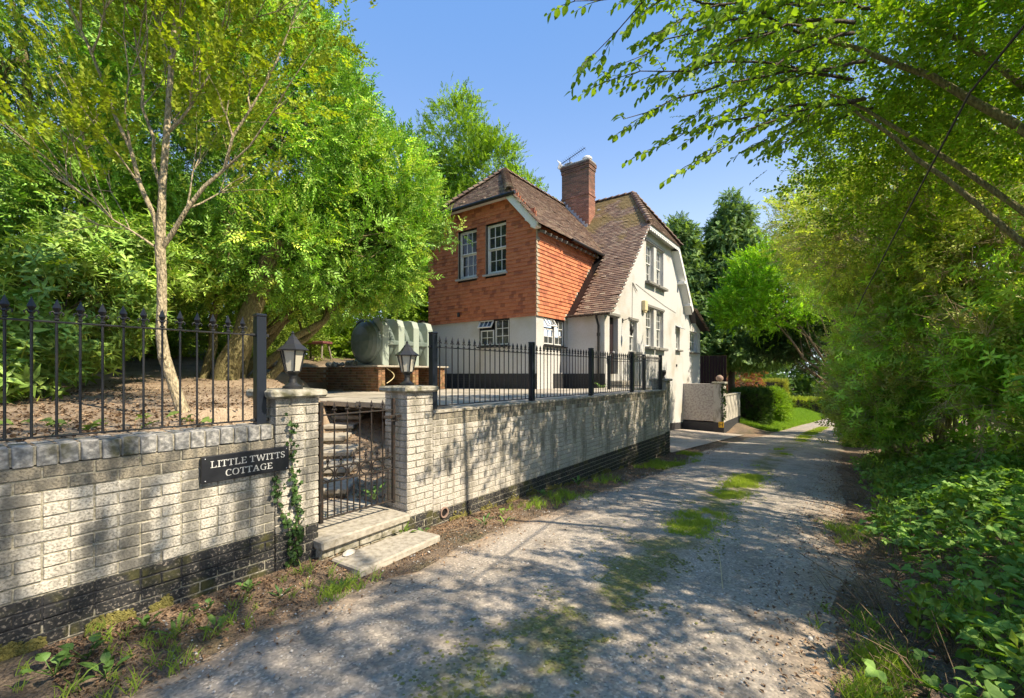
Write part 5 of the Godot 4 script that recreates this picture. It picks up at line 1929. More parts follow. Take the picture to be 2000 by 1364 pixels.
func leaves_left() -> void:
	var r := RandomNumberGenerator.new()
	r.seed = 11
	var YA := Color(0.401, 0.653, 0.107)
	var YB := Color(0.215, 0.42, 0.0757)
	# big evergreen that fills the left half
	var t := thing("evergreen_tree", P(-10.2, -0.1, 3.7), "large glossy evergreen tree with several leaning trunks beside the oil tank", "tree")
	var lobes := [[P(-10.4, 5.0, 4.3), Vector3(2.9, 3.0, 2.7), 9.0], [P(-8.9, 3.0, 6.0), Vector3(1.5, 1.35, 1.4), 3.2], [P(-9.0, 4.4, 6.7), Vector3(1.3, 1.3, 1.3), 2.6], [P(-11.2, 7.3, 5.4), Vector3(1.6, 1.8, 1.5), 3.0], [P(-9.9, 2.5, 4.4), Vector3(2.2, 1.15, 1.7), 3.2], [P(-8.2, 3.3, 7.15), Vector3(0.5, 0.4, 0.5), 0.35], [P(-9.2, 2.35, 7.0), Vector3(1.0, 0.6, 0.8), 1.0], [P(-9.3, 1.9, 5.5), Vector3(1.2, 0.5, 1.1), 1.2], [P(-7.75, 3.5, 7.6), Vector3(0.35, 0.14, 0.3), 0.12], [P(-12.2, 7.4, 4.5), Vector3(2.4, 1.8, 2.2), 3.0]]
	crown(t, "foliage", "laurel", M.leaf_gloss, lobes, 2900, 8, 0.17, 1.05, YA, YB, 21, {"gap": -0.32, "inner": 0.7})
	crown(t, "young_foliage", "small", M.leaf, lobes, 1700, 8, 0.14, 1.25, YA * 1.15, Color(0.775, 0.891, 0.224), 27, {"gap": -0.1, "inner": 0.9})
	frame(t, P(-10.3, -0.15, 3.6), lobes, 8, 0.11, M.bark_olive, 22, "trunk", 6.5)
	var b := MB.new()
	limb(b, P(-9.5, -0.3, 3.55), P(-8.75, 2.6, 4.2), 0.24, 0.15, 0.0, r, 7, 10, 0.025)
	obj(b, "trunk", M.bark_olive, t)
	t = thing("evergreen_tree", P(-12.5, 0.3, 1.8), "tall dense evergreen tree rising out of the photo's upper left", "tree")
	lobes = [[P(-12.4, 4.9, 1.9), Vector3(2.9, 3.4, 2.6), 8.0], [P(-11.2, 2.6, 2.2), Vector3(1.9, 1.5, 1.4), 3.0], [P(-13.5, 3.0, -0.6), Vector3(2.4, 3.4, 2.2), 5.0], [P(-13.0, 7.6, 1.0), Vector3(2.6, 1.8, 2.4), 4.0]]
	crown(t, "foliage", "laurel", M.leaf_gloss, lobes, 2500, 8, 0.18, 1.05, YB * 1.1, YA * 0.8, 23, {"gap": -0.25, "inner": 0.72})
	frame(t, P(-12.0, 0.2, 2.1), lobes, 4, 0.16, M.bark_olive, 24)
	# rhododendron
	t = thing("rhododendron", P(-8.6, -0.1, 1.1), "bright green rhododendron bush behind the railing at the left edge", "bush")
	lobes = [[P(-8.7, 0.95, 1.25), Vector3(1.5, 0.85, 1.1), 4.0], [P(-7.6, 0.45, 0.75), Vector3(0.9, 0.6, 0.7), 1.5], [P(-9.2, 1.7, 1.9), Vector3(1.3, 0.7, 1.0), 2.0], [P(-6.6, -0.05, 0.35), Vector3(0.5, 0.25, 0.4), 0.5]]
	crown(t, "foliage", "whorl", M.leaf_gloss, lobes, 620, 4, 0.12, 1.2, Color(0.487, 0.652, 0.14), Color(0.264, 0.43, 0.0936), 25, {"gap": -0.3, "inner": 0.7, "up": 0.5})
	frame(t, P(-8.6, -0.2, 1.1), lobes, 4, 0.05, M.bark_brown, 26)
	t = thing("rhododendron", P(-9.0, -0.1, -1.6), "dark green rhododendron just outside the photo's left edge, behind the railing", "bush")
	lobes = [[P(-9.0, 1.0, -1.6), Vector3(1.7, 1.2, 1.5), 3.0], [P(-7.8, 0.4, -0.9), Vector3(1.0, 0.7, 0.9), 1.0]]
	crown(t, "foliage", "whorl", M.leaf_gloss, lobes, 420, 4, 0.14, 1.2, Color(.30, .42, .09), Color(.16, .27, .06), 28, {"gap": -0.3, "inner": 0.7, "up": 0.5})
	frame(t, P(-9.0, -0.2, -1.6), lobes, 4, 0.05, M.bark_brown, 29)
	# young tree with pale bark in front
	young_tree()
	# trees beyond, seen through the trunks and over the roof
	var k := 0
	for e in [[-22.0, 8.0, 3.2, 3.6, "leafy tree far back on the left, glimpsed between the trunks"], [-19.5, 11.0, 3.0, 3.4, "sunlit tree behind the wooden bench"], [-17.0, 13.0, 3.0, 3.2, "bright tree behind the oil tank"], [-15.2, 14.8, 3.3, 2.6, "bright slender tree close behind the cottage's left corner"], [-26.0, 4.0, 4.0, 4.5, "dark leafy tree at the back of the garden, far left"]]:
		t = thing("garden_tree", P(e[0], 0.6, e[1]), e[4], "tree", "trees at the back of the garden")
		lobes = [[P(e[0], e[2], e[1]), Vector3(e[3], e[3] * 1.0, e[3]), 5.0], [P(e[0] + 1.5, e[2] + 2.4, e[1] + 1.0), Vector3(e[3] * 0.7, e[3] * 0.8, e[3] * 0.7), 3.0], [P(e[0] - 0.5, 1.2, e[1] - 0.5), Vector3(e[3] * 1.2, 1.1, e[3] * 0.9), 3.0]]
		crown(t, "foliage", "far", M.leaf, lobes, 850, 7, 0.3, 0.8, Color(0.421, 0.608, 0.0702), Color(0.265, 0.421, 0.0546), 40 + k, {"gap": -0.12, "inner": 0.5})
		frame(t, P(e[0], 0.6, e[1]), lobes, 2, 0.14, M.bark_grey, 50 + k)
		k += 1
	t = thing("shrub_border", P(-15.5, 0.6, 4.0), "low shrubs in the shade at the back of the garden, behind the trunks", "shrubs")
	lobes = []
	for i in 9:
		lobes.push_back([P(-14.2 - 0.5 * (i % 3), 1.1, 0.5 + i * 0.9), Vector3(1.0, 0.8 + 0.25 * (i % 2), 0.8), 1.0])
	crown(t, "foliage", "laurel", M.leaf, lobes, 700, 7, 0.16, 1.3, Color(.40, .52, .09), Color(.20, .32, .05), 64, {"gap": -0.2})
	frame(t, P(-14.8, 0.6, 4.0), lobes, 5, 0.03, M.bark_brown, 65, "stem", 30.0)
	t = thing("ash_tree", P(-19.5, 1.0, 20.4), "tall airy bright green tree rising behind the cottage roof", "tree")
	lobes = [[P(-19.5, 14.2, 20.4), Vector3(2.2, 3.4, 2.0), 4.0], [P(-21.4, 12.2, 20.4), Vector3(1.8, 3.0, 1.8), 3.0], [P(-17.4, 12.0, 21.2), Vector3(1.9, 2.8, 1.8), 3.0], [P(-16.1, 10.6, 22.0), Vector3(1.4, 1.8, 1.4), 1.8], [P(-19.6, 9.0, 20.4), Vector3(3.2, 2.4, 2.6), 4.0], [P(-22.0, 8.3, 19.4), Vector3(2.2, 2.8, 2.2), 3.0], [P(-19.2, 5.5, 19.6), Vector3(3.0, 2.4, 2.6), 3.4]]
	crown(t, "foliage", "far", M.leaf_thin, lobes, 2300, 8, 0.32, 0.72, Color(0.421, 0.624, 0.0702), Color(0.265, 0.437, 0.0546), 61, {"gap": -0.14, "inner": 0.4, "gapf": 0.6})
	frame(t, P(-19.5, 1.0, 20.4), lobes, 5, 0.12, M.bark_grey, 62)


func young_tree() -> void:
	var r := RandomNumberGenerator.new()
	r.seed = 5
	var t := thing("young_tree", P(-4.65, -0.36, 1.41), "slender young tree with pale bark and forking limbs just behind the left railing", "tree")
	var b := MB.new()
	var tr := [P(-4.62, -0.42, 1.43), P(-4.65, -0.3, 1.41), P(-4.72, -0.05, 1.36), P(-4.77, 0.14, 1.32), P(-4.79, 0.35, 1.30), P(-4.80, 0.6, 1.31), P(-4.80, 0.85, 1.31), P(-4.81, 1.08, 1.30), P(-4.79, 1.6, 1.31), P(-4.75, 2.1, 1.33), P(-4.72, 2.6, 1.35), P(-4.66, 3.3, 1.38), P(-4.6, 4.1, 1.42), P(-4.5, 5.0, 1.5)]
	b.tube(tr, [0.07, 0.05, 0.043, 0.046, 0.039, 0.037, 0.036, 0.04, 0.028, 0.025, 0.021, 0.017, 0.012, 0.006], 12)
	b.lathe(tr[3] + Vector3(0.04, 0, 0.03), [[0.0, 0.03], [0.03, 0.02], [0.035, 0.0], [0.0, -0.02]], 8, false, Basis(Vector3(-1, 0, 1).normalized(), 1.2))
	obj(b, "trunk", M.bark_pale, t)
	var tips := []
	b = MB.new()
	# main limbs: [where they leave the trunk, end, radius, sag]
	for e in [[tr[7], P(-5.15, 2.9, 0.85), 0.034, 0.03], [tr[7], P(-4.05, 2.55, 1.85), 0.034, -0.06], [tr[8], P(-5.0, 3.2, 1.1), 0.024, 0.03], [tr[9], P(-4.2, 3.1, 1.75), 0.02, -0.03], [tr[10], P(-4.95, 3.9, 1.15), 0.018, 0.03], [tr[11], P(-4.1, 4.2, 1.85), 0.016, 0.0], [tr[7], P(-5.3, 1.75, 0.7), 0.016, -0.04], [tr[9], P(-5.2, 2.75, 1.6), 0.016, -0.03], [tr[10], P(-4.0, 3.5, 1.3), 0.014, -0.03], [tr[12], P(-5.0, 5.0, 1.3), 0.012, 0.0]]:
		var p := limb(b, e[0], e[1], e[2] * 0.72, e[2] * 0.22, e[3], r, 8, 7, 0.02)
		for k in 7:
			var f: Vector3 = p[2 + r.randi() % 6]
			var d: Vector3 = ((e[1] - e[0]).normalized() + rdir(r) * 0.8 + Vector3.UP * 0.25)
			var z: Vector3 = f + d * r.randf_range(.35, .8)
			var q := limb(b, f, z, e[2] * 0.3, 0.003, -0.03, r, 5, 5, 0.03)
			tips.push_back([z, d])
			for j in 3:
				var d2 := d.normalized() + rdir(r) * 0.8
				var z2: Vector3 = q[2 + r.randi() % 2] + d2 * r.randf_range(.15, .4)
				b.tube([q[2], q[2].lerp(z2, 0.5) + rdir(r) * 0.02, z2], [0.004, 0.003, 0.002], 4, false)
				if z2.y > 3.3 or r.randf() < 0.25:
					tips.push_back([z2, d2])
	obj(b, "limbs", M.bark_pale, t)
	var list := []
	for e in tips:
		var hgt: float = e[0].y - 1.5
		var n := 11 if hgt > 1.4 else (1 if r.randf() < 0.4 else 0)
		for i in n:
			var dir: Vector3 = e[1] + rdir(r) * 0.7
			list.push_back([Transform3D(facing(dir, Vector3.UP + rdir(r) * 0.5, r.randf_range(.42, .66)), e[0] + rdir(r) * 0.22), Color(0.562, 0.671, 0.0702).lerp(Color(0.374, 0.499, 0.0624), r.randf())])
	stuff("foliage", sprig.maple, M.leaf_thin, list, t)


func conifers() -> void:
	for e in [[-6.0, 33.0, 3.7, 11.4, "tall dark conifer behind the cottage's right end", 70], [-8.9, 31.0, 3.1, 10.5, "dark conifer half hidden by the cottage gable", 71]]:
		var t := thing("conifer", P(e[0], -2.6, e[1]), e[4], "conifer", "conifers behind the cottage")
		var lobes := []
		var h := 1.2
		var k := 0
		while h < e[3]:
			var f: float = (e[3] - h) / e[3]
			var rr: float = e[2] * (0.12 + 0.95 * pow(f, 0.7))
			lobes.push_back([P(e[0] + 0.25 * sin(k * 2.4), h, e[1] + 0.25 * cos(k * 2.4)), Vector3(rr, 0.75, rr), rr])
			h += 0.85
			k += 1
		crown(t, "foliage", "fan", M.leaf, lobes, 4200, 5, 0.2, 0.7, Color(0.351, 0.498, 0.162), Color(0.162, 0.297, 0.121), e[5], {"gap": -0.3, "up": -0.35, "inner": 0.7, "gapf": 0.7})
		var b := MB.new()
		b.tube([P(e[0], -2.8, e[1]), P(e[0], 3, e[1]), P(e[0], e[3] - 0.3, e[1])], [0.25, 0.16, 0.03], 9)
		obj(b, "trunk", M.bark_dark, t)


func hedge(called: String, at: Vector3, size: Vector3, label: String, n: int, qa: Color, qb: Color, sd: int, rounded := false) -> void:
	var t := thing(called, at, label, "hedge")
	var lobe := [at + Vector3.UP * size.y * 0.5, size * 0.5, 1.0]
	if not rounded:
		lobe.push_back(true)
	crown(t, "foliage", "small", M.leaf, [lobe], n, 6, 0.07, 1.15, qa, qb, sd, {"gap": -0.7, "inner": 0.88})
	var b := MB.new()
	if rounded:
		b.lathe(at + Vector3.UP * size.y * 0.5, [[0.0, -size.y * 0.42], [size.x * 0.3, -size.y * 0.3], [size.x * 0.42, 0.0], [size.x * 0.3, size.y * 0.32], [0.0, size.y * 0.43]], 14, false, Basis.from_scale(Vector3(1, 1, size.z / size.x)))
	else:
		b.box(at + Vector3.UP * size.y * 0.5, size * Vector3(0.9, 0.93, 0.9))
	obj(b, "twigs", M.bark_dark, t)


func distance_plants() -> void:
	conifers()
	hedge("dark_hedge", P(-3.9, -2.9, 26.6), Vector3(1.4, 1.9, 2.4), "dark clipped hedge beyond the low mossy wall", 900, Color(0.12, 0.225, 0.045), Color(0.075, 0.15, 0.0375), 80)
	hedge("round_hedge", P(-3.35, -3.0, 31.0), Vector3(1.5, 1.95, 2.6), "rounded yellow green hedge between the dark hedge and the lane", 800, Color(0.473, 0.7, 0.0875), Color(0.28, 0.455, 0.0612), 81, true)
	hedge("long_hedge", P(-1.6, -3.5, 44.0), Vector3(7.0, 1.35, 1.4), "long sunlit yellow green hedge where the lane bends", 1500, Color(0.588, 0.672, 0.098), Color(0.364, 0.476, 0.07), 82)
	hedge("tall_hedge", P(-6.2, -3.3, 47.5), Vector3(4.2, 2.6, 1.6), "taller square hedge standing behind the long sunlit hedge", 1100, Color(0.56, 0.588, 0.126), Color(0.392, 0.42, 0.098), 83)
	# red leaved shrub and what closes the view
	var t := thing("red_shrub", P(-6.3, -2.6, 38.0), "red and pink leaved shrub glimpsed beside the conifers", "shrub")
	crown(t, "foliage", "far", M.leaf_thin, [[P(-6.3, 0.2, 38.0), Vector3(1.6, 1.9, 1.6), 1.0]], 160, 6, 0.2, 0.6, Color(.42, .13, .09), Color(.45, .26, .22), 84, {"gap": -0.4})
	frame(t, P(-6.3, -2.6, 38.0), [[P(-6.3, 0.2, 38.0), Vector3(1.2, 1.4, 1.2), 1.0]], 2, 0.06, M.bark_brown, 85)
	var k := 0
	for e in [[-1.9, 1.75, 26.8, 1.9, 1.0, 1.6, Color(0.0936, 0.172, 0.0546), Color(0.0546, 0.117, 0.0406), "dark holly hanging over the lane in the distance", "laurel"], [-2.6, 4.1, 25.0, 2.3, 2.3, 2.2, Color(0.484, 0.78, 0.0546), Color(0.296, 0.53, 0.0468), "lime green tree leaning over the lane beyond the cottage", "maple"], [-12.0, 3.0, 55.0, 6.0, 5.5, 4.0, Color(0.218, 0.374, 0.078), Color(0.14, 0.25, 0.0546), "far tree at the end of the lane behind the conifers", "far"], [-3.0, 3.0, 60.0, 6.0, 6.0, 4.0, Color(0.265, 0.421, 0.078), Color(0.156, 0.281, 0.0546), "far tree closing the view at the lane's end", "far"], [11.0, 2.0, 64.0, 6.0, 6.0, 4.5, Color(0.265, 0.437, 0.078), Color(0.156, 0.281, 0.0546), "far tree beyond the bend, right of the lane", "far"]]:
		t = thing("lane_tree", P(e[0] if k > 1 else 1.3, gh(e[0] if k > 1 else 1.3, e[2]), e[2]), e[8], "tree")
		var lobes := [[P(e[0], e[1], e[2]), Vector3(e[3], e[4], e[5]), 4.0], [P(e[0] + e[3] * 0.5, e[1] + e[4] * 0.45, e[2] + 0.6), Vector3(e[3] * 0.7, e[4] * 0.6, e[5] * 0.7), 2.0], [P(e[0] - e[3] * 0.55, e[1] - e[4] * 0.3, e[2] - 0.4), Vector3(e[3] * 0.6, e[4] * 0.5, e[5] * 0.6), 1.5]]
		var near := k in [0, 1]
		if not near:
			lobes.push_back([P(e[0] + 1.0, -1.6, e[2] - 2.0), Vector3(e[3] * 1.1, 2.4, 2.5), 3.5])
		crown(t, "foliage", e[9], M.leaf_thin if k == 1 else M.leaf, lobes, 800 if near else 900, 8, 0.22 if near else 0.5, 1.2 if near else 1.5, e[6], e[7], 90 + k, {"gap": -0.16, "inner": 0.5})
		frame(t, t.position, lobes, 3, 0.09, M.bark_brown, 100 + k)
		k += 1


func thicket() -> void:
	var r := RandomNumberGenerator.new()
	r.seed = 15
	var GA := Color(0.682, 0.92, 0.188)
	var GB := Color(0.356, 0.589, 0.132)
	var k := 0
	for e in [
			["rhododendron", P(3.0, 0.2, 8.6), [[P(2.9, 0.6, 8.9), Vector3(1.5, 1.7, 1.3), 3.0], [P(2.0, -0.2, 8.6), Vector3(0.9, 0.9, 0.8), 1.4]], "rhododendron bush at the right edge above the brambles", 360, 0.95],
			["rhododendron", P(1.6, -1.2, 11.3), [[P(1.5, 0.4, 11.4), Vector3(1.25, 1.7, 1.4), 3.0], [P(0.7, -0.7, 11.0), Vector3(0.6, 0.7, 0.9), 1.2], [P(1.8, 2.3, 11.6), Vector3(1.3, 1.3, 1.4), 2.0]], "tall rhododendron crowding the lane's right side, nearest the brambles", 420, 0.95],
			["rhododendron", P(1.5, -1.3, 14.5), [[P(1.2, 0.6, 14.6), Vector3(1.4, 2.2, 1.7), 3.0], [P(0.4, -0.8, 14.4), Vector3(0.6, 0.8, 1.2), 1.2], [P(1.0, 3.0, 14.9), Vector3(1.4, 1.4, 1.6), 2.0]], "rhododendron thicket leaning over the lane opposite the drive", 420, 1.0],
			["rhododendron", P(1.4, -1.6, 18.6), [[P(1.3, 0.6, 18.6), Vector3(1.4, 2.4, 2.0), 3.0], [P(0.55, -1.3, 18.8), Vector3(0.5, 0.8, 1.4), 1.2], [P(0.2, 3.8, 18.4), Vector3(1.7, 1.8, 1.9), 2.2]], "high bush over the lane beyond the drive", 460, 1.1],
			["rhododendron", P(1.8, -2.0, 24.0), [[P(1.5, -0.2, 23.6), Vector3(1.5, 2.2, 2.2), 3.0], [P(1.4, -1.9, 27.0), Vector3(0.9, 0.9, 1.8), 1.2]], "last dark bush on the right before the lane bends", 420, 1.1]]:
		var t := thing(e[0], Vector3(e[1].x, gh(e[1].x, -e[1].z) + 1.5, e[1].z), e[3], "bush", "bushes along the lane's right side")
		crown(t, "foliage", "whorl" if k != 3 else "laurel", M.leaf_wax, e[2], int(e[4] * 3.2), 5, 0.17, e[5], GA, GB, 120 + k, {"gap": -0.2, "inner": 0.6, "up": 0.3})
		crown(t, "young_foliage", "laurel", M.leaf_gloss, e[2], e[4], 5, 0.15, e[5], Color(.62, .62, .16), Color(.45, .55, .12), 110 + k, {"gap": 0.0, "inner": 0.85, "up": 0.5})
		crown(t, "dead_twigs", "bare", M.litter, e[2], 160, 3, 0.2, 0.75, Color(.55, .42, .24), Color(.34, .25, .15), 130 + k, {"gap": -0.5, "inner": 0.5, "up": 0.1})
		frame(t, t.position, e[2], 9, 0.03, M.bark_pale, 140 + k, "stem", 10.0)
		k += 1
	# brown, twiggy yellowish shrub tree over the thicket
	var t := thing("twiggy_tree", P(1.6, -1.2, 12.0), "straggly half bare olive brown tree above the rhododendrons on the right", "tree")
	var lobes := [[P(0.9, 2.9, 11.2), Vector3(1.3, 1.4, 1.4), 3.0], [P(0.2, 3.6, 14.0), Vector3(1.4, 1.5, 1.6), 3.0], [P(1.9, 2.4, 9.8), Vector3(1.2, 1.5, 1.2), 2.5], [P(-0.6, 4.6, 16.2), Vector3(1.2, 1.3, 1.5), 2.0]]
	crown(t, "foliage", "laurel", M.leaf, lobes, 1000, 6, 0.2, 1.0, Color(0.764, 0.884, 0.181), Color(0.481, 0.56, 0.148), 150, {"gap": -0.2, "inner": 0.5})
	crown(t, "dead_twigs", "bare", M.litter, lobes, 150, 4, 0.22, 0.9, Color(.55, .42, .24), Color(.36, .27, .16), 151, {"gap": -0.6, "inner": 0.3})
	frame(t, P(1.6, -1.2, 12.0), lobes, 12, 0.035, M.bark_pale, 152, "stem", 12.0)
	# the many stemmed tree whose canopy hangs over the lane
	t = thing("overhanging_tree", P(3.0, -1.0, 6.2), "many stemmed tree on the right leaning its leafy branches over the lane", "tree")
	var b := MB.new()
	var stems := [[P(3.0, -1.1, 6.3), P(1.31, 1.2, 5.95), P(0.40, 2.45, 5.9), P(0.1, 2.8, 6.0), 0.036], [P(3.2, -1.1, 6.6), P(1.5, 1.7, 6.4), P(0.45, 2.8, 6.4), P(-0.1, 3.3, 6.5), 0.038], [P(3.3, -1.1, 6.2), P(1.75, 2.3, 6.3), P(0.75, 3.1, 6.2), P(-0.4, 4.0, 6.2), 0.058], [P(3.1, -1.1, 5.8), P(1.9, 2.0, 6.0), P(1.2, 3.3, 6.6), P(0.5, 4.4, 7.0), 0.052], [P(3.4, -1.1, 5.9), P(2.4, 2.0, 5.0), P(1.2, 3.6, 4.4), P(-0.2, 4.6, 4.2), 0.055], [P(3.5, -1.1, 6.8), P(2.6, 1.6, 7.4), P(1.6, 3.0, 8.2), P(0.9, 4.2, 8.8), 0.045]]
	for e in stems:
		b = MB.new()
		var pts := []
		var rd := []
		for i in 13:
			var f := i / 12.0
			pts.push_back(e[0].bezier_interpolate(e[1], e[2], e[3], f) + rdir(r) * 0.02)
			rd.push_back(e[4] * lerpf(1.0, 0.35, f))
		b.tube(pts, rd, 9)
		obj(b, "stem", M.bark_olive, t)
	# leafy branches out over the lane: [from, tip]
	var singles := []
	b = MB.new()
	var limbs := [[P(0.1, 3.3, 6.3), P(-1.75, 2.75, 3.9)], [P(0.0, 3.4, 6.2), P(-1.55, 2.25, 3.75)], [P(0.1, 2.9, 6.0), P(-1.35, 2.2, 4.3)], [P(0.2, 3.0, 6.2), P(-1.0, 2.0, 4.35)], [P(-0.4, 4.0, 6.2), P(-1.9, 3.3, 3.5)], [P(-0.2, 4.4, 4.6), P(-1.6, 2.6, 3.3)], [P(-0.3, 4.0, 5.6), P(-1.3, 2.9, 3.8)], [P(0.2, 3.1, 6.4), P(-0.75, 2.35, 5.2)], [P(0.3, 3.2, 6.9), P(-0.7, 2.9, 6.6)], [P(0.1, 3.5, 5.6), P(-0.9, 2.6, 3.9)], [P(0.3, 4.2, 6.6), P(-0.8, 3.6, 5.0)], [P(0.6, 4.3, 5.2), P(-0.5, 3.3, 3.6)], [P(-0.1, 3.9, 6.0), P(-1.45, 3.05, 4.6)], [P(0.9, 3.6, 5.6), P(0.0, 2.9, 4.0)], [P(-0.2, 4.1, 6.0), P(-1.7, 3.0, 4.1)], [P(0.1, 3.7, 6.1), P(-1.2, 2.6, 4.7)], [P(0.2, 3.3, 6.0), P(-1.0, 2.5, 4.7)], [P(-0.3, 4.3, 5.4), P(-1.5, 3.5, 4.2)], [P(0.2, 3.9, 5.2), P(-0.8, 3.1, 4.2)]]
	for e in limbs:
		var p := limb(b, e[0], e[1], 0.02, 0.003, 0.05, r, 11, 6, 0.012)
		var d: Vector3 = (e[1] - e[0]).normalized()
		for i in range(2, 11):
			for s in [-1.0, 1.0]:
				if r.randf() < 0.12:
					continue
				var sd: Vector3 = d.cross(Vector3.UP).normalized() * s
				var ln := r.randf_range(.25, .6) * (1.0 - 0.03 * i)
				var z: Vector3 = p[i] + (d * 0.9 + sd * 0.7 + Vector3.DOWN * r.randf_range(-.15, .45)).normalized() * ln
				b.tube([p[i], p[i].lerp(z, 0.5) + Vector3.UP * 0.02, z], [0.005, 0.0035, 0.0015], 4, false)
				var n := int(ln / 0.033)
				for j in n:
					var f := (j + 1.0) / n
					var q: Vector3 = p[i].lerp(z, f) + Vector3.UP * 0.03 * f * (1.0 - f)
					var ld: Vector3 = (z - p[i]).normalized() * 0.7 + (z - p[i]).normalized().cross(Vector3.UP) * (1.0 if j % 2 else -1.0) * 0.9 + Vector3.DOWN * r.randf_range(0.1, .8)
					singles.push_back([Transform3D(facing(ld, Vector3.UP + rdir(r) * 0.7, r.randf_range(.75, 1.4)), q), Color(0.322, 0.504, 0.049).lerp(Color(0.196, 0.336, 0.042), r.randf())])
	obj(b, "branches", M.bark_dark, t)
	var eye := P(0, 0, 0)
	singles.sort_custom(func(a, c): return a[0].origin.distance_squared_to(eye) < c[0].origin.distance_squared_to(eye))
	var tints := []
	for i in 4:
		var m := leafmat(0.5, 0.95)
		m.albedo_color = Color(0.322, 0.504, 0.049).lerp(Color(0.196, 0.336, 0.042), i / 3.0).linear_to_srgb()
		tints.push_back(m)
	for i in mini(260, singles.size()):
		piece("leaf", sprig.leaf, tints[i % 4], Transform3D(singles[i][0].basis, singles[i][0].origin - gpos(t)), t)
	stuff("leaves", sprig.leaf, M.leaf_thin, singles.slice(260), t)
	var can := [[P(0.9, 4.3, 7.6), Vector3(1.9, 1.2, 1.9), 4.0], [P(1.7, 3.4, 7.0), Vector3(1.3, 1.2, 1.6), 3.0], [P(-0.2, 4.5, 6.6), Vector3(1.5, 0.9, 1.5), 3.0], [P(0.6, 3.3, 9.3), Vector3(1.2, 1.1, 1.4), 2.4], [P(2.6, 2.6, 6.4), Vector3(1.0, 1.0, 1.4), 0.8]]
	crown(t, "foliage", "beech", M.leaf_thin, can, 1500, 7, 0.24, 0.95, Color(0.454, 0.672, 0.0588), Color(0.269, 0.454, 0.0504), 160, {"gap": -0.1, "inner": 0.3, "gapf": 0.7})
	# a second one, mostly out of the picture on the right, that shades the lane in front
	t = thing("roadside_tree", P(3.8, -0.9, 1.2), "leafy tree at the lane's right side beside the viewer", "tree")
	can = [[P(2.9, 4.6, 1.2), Vector3(2.3, 1.7, 2.2), 5.0], [P(3.3, 2.3, 3.2), Vector3(1.3, 1.6, 1.7), 6.0], [P(3.6, 2.4, 5.7), Vector3(1.2, 1.5, 1.4), 4.0], [P(2.6, 5.0, -1.2), Vector3(2.2, 1.4, 2.0), 3.5], [P(4.2, 3.4, -2.5), Vector3(2.0, 1.6, 1.8), 3.0]]
	crown(t, "foliage", "beech", M.leaf_thin, can, 1900, 7, 0.2, 1.1, Color(0.454, 0.672, 0.0588), Color(0.269, 0.454, 0.0504), 161, {"gap": 0.025, "inner": 0.3, "gapf": 0.38})
	frame(t, P(3.8, -0.9, 1.2), can, 4, 0.08, M.bark_olive, 162)
	# stay wire
	b = MB.new()
	b.tube([P(1.05, 2.05, 2.75), P(0.75, 2.05, 4.6), P(0.30, 1.35, 9.6), P(0.2, 1.2, 12.0)], [0.009, 0.009, 0.009, 0.009], 6)
	tag(obj(b, "stay_wire", M.cable), "taut dark cable slanting down through the leaves at the right", "cable")
	# the near rhododendron shoot at the right edge, leaf by leaf
	t = thing("rhododendron_shoot", P(1.0, -1.0, 3.6), "low rhododendron shoot with large bright leaves at the right edge", "shrub")
	var m1 := leafmat(0.3, 0.5)
	m1.albedo_color = L(.18, .34, .05)
	var m2 := leafmat(0.3, 0.5)
	m2.albedo_color = L(.12, .24, .045)
	b = MB.new()
	for e in [P(0.86, -0.42, 3.05), P(0.98, -0.30, 3.15), P(1.02, -0.50, 3.2), P(1.0, 0.55, 3.9), P(1.25, 0.9, 4.4), P(1.12, 0.25, 4.2), P(0.9, 0.0, 4.0)]:
		b.tube([P(1.5, -1.1, 4.0), P(1.25, -0.8, 3.7), e], [0.012, 0.009, 0.005], 5)
		for i in 9:
			var a := TAU * i * 0.382
			var out := Vector3(cos(a), r.randf_range(-.25, .45), sin(a))
			piece("leaf", sprig.big, m1 if r.randf() < 0.6 else m2, Transform3D(facing(out, Vector3.UP + out * -0.3 + rdir(r) * 0.25, r.randf_range(.7, 1.1)), e + Vector3.DOWN * 0.012 * i - gpos(t)), t)
	obj(b, "stems", M.bark_brown, t)


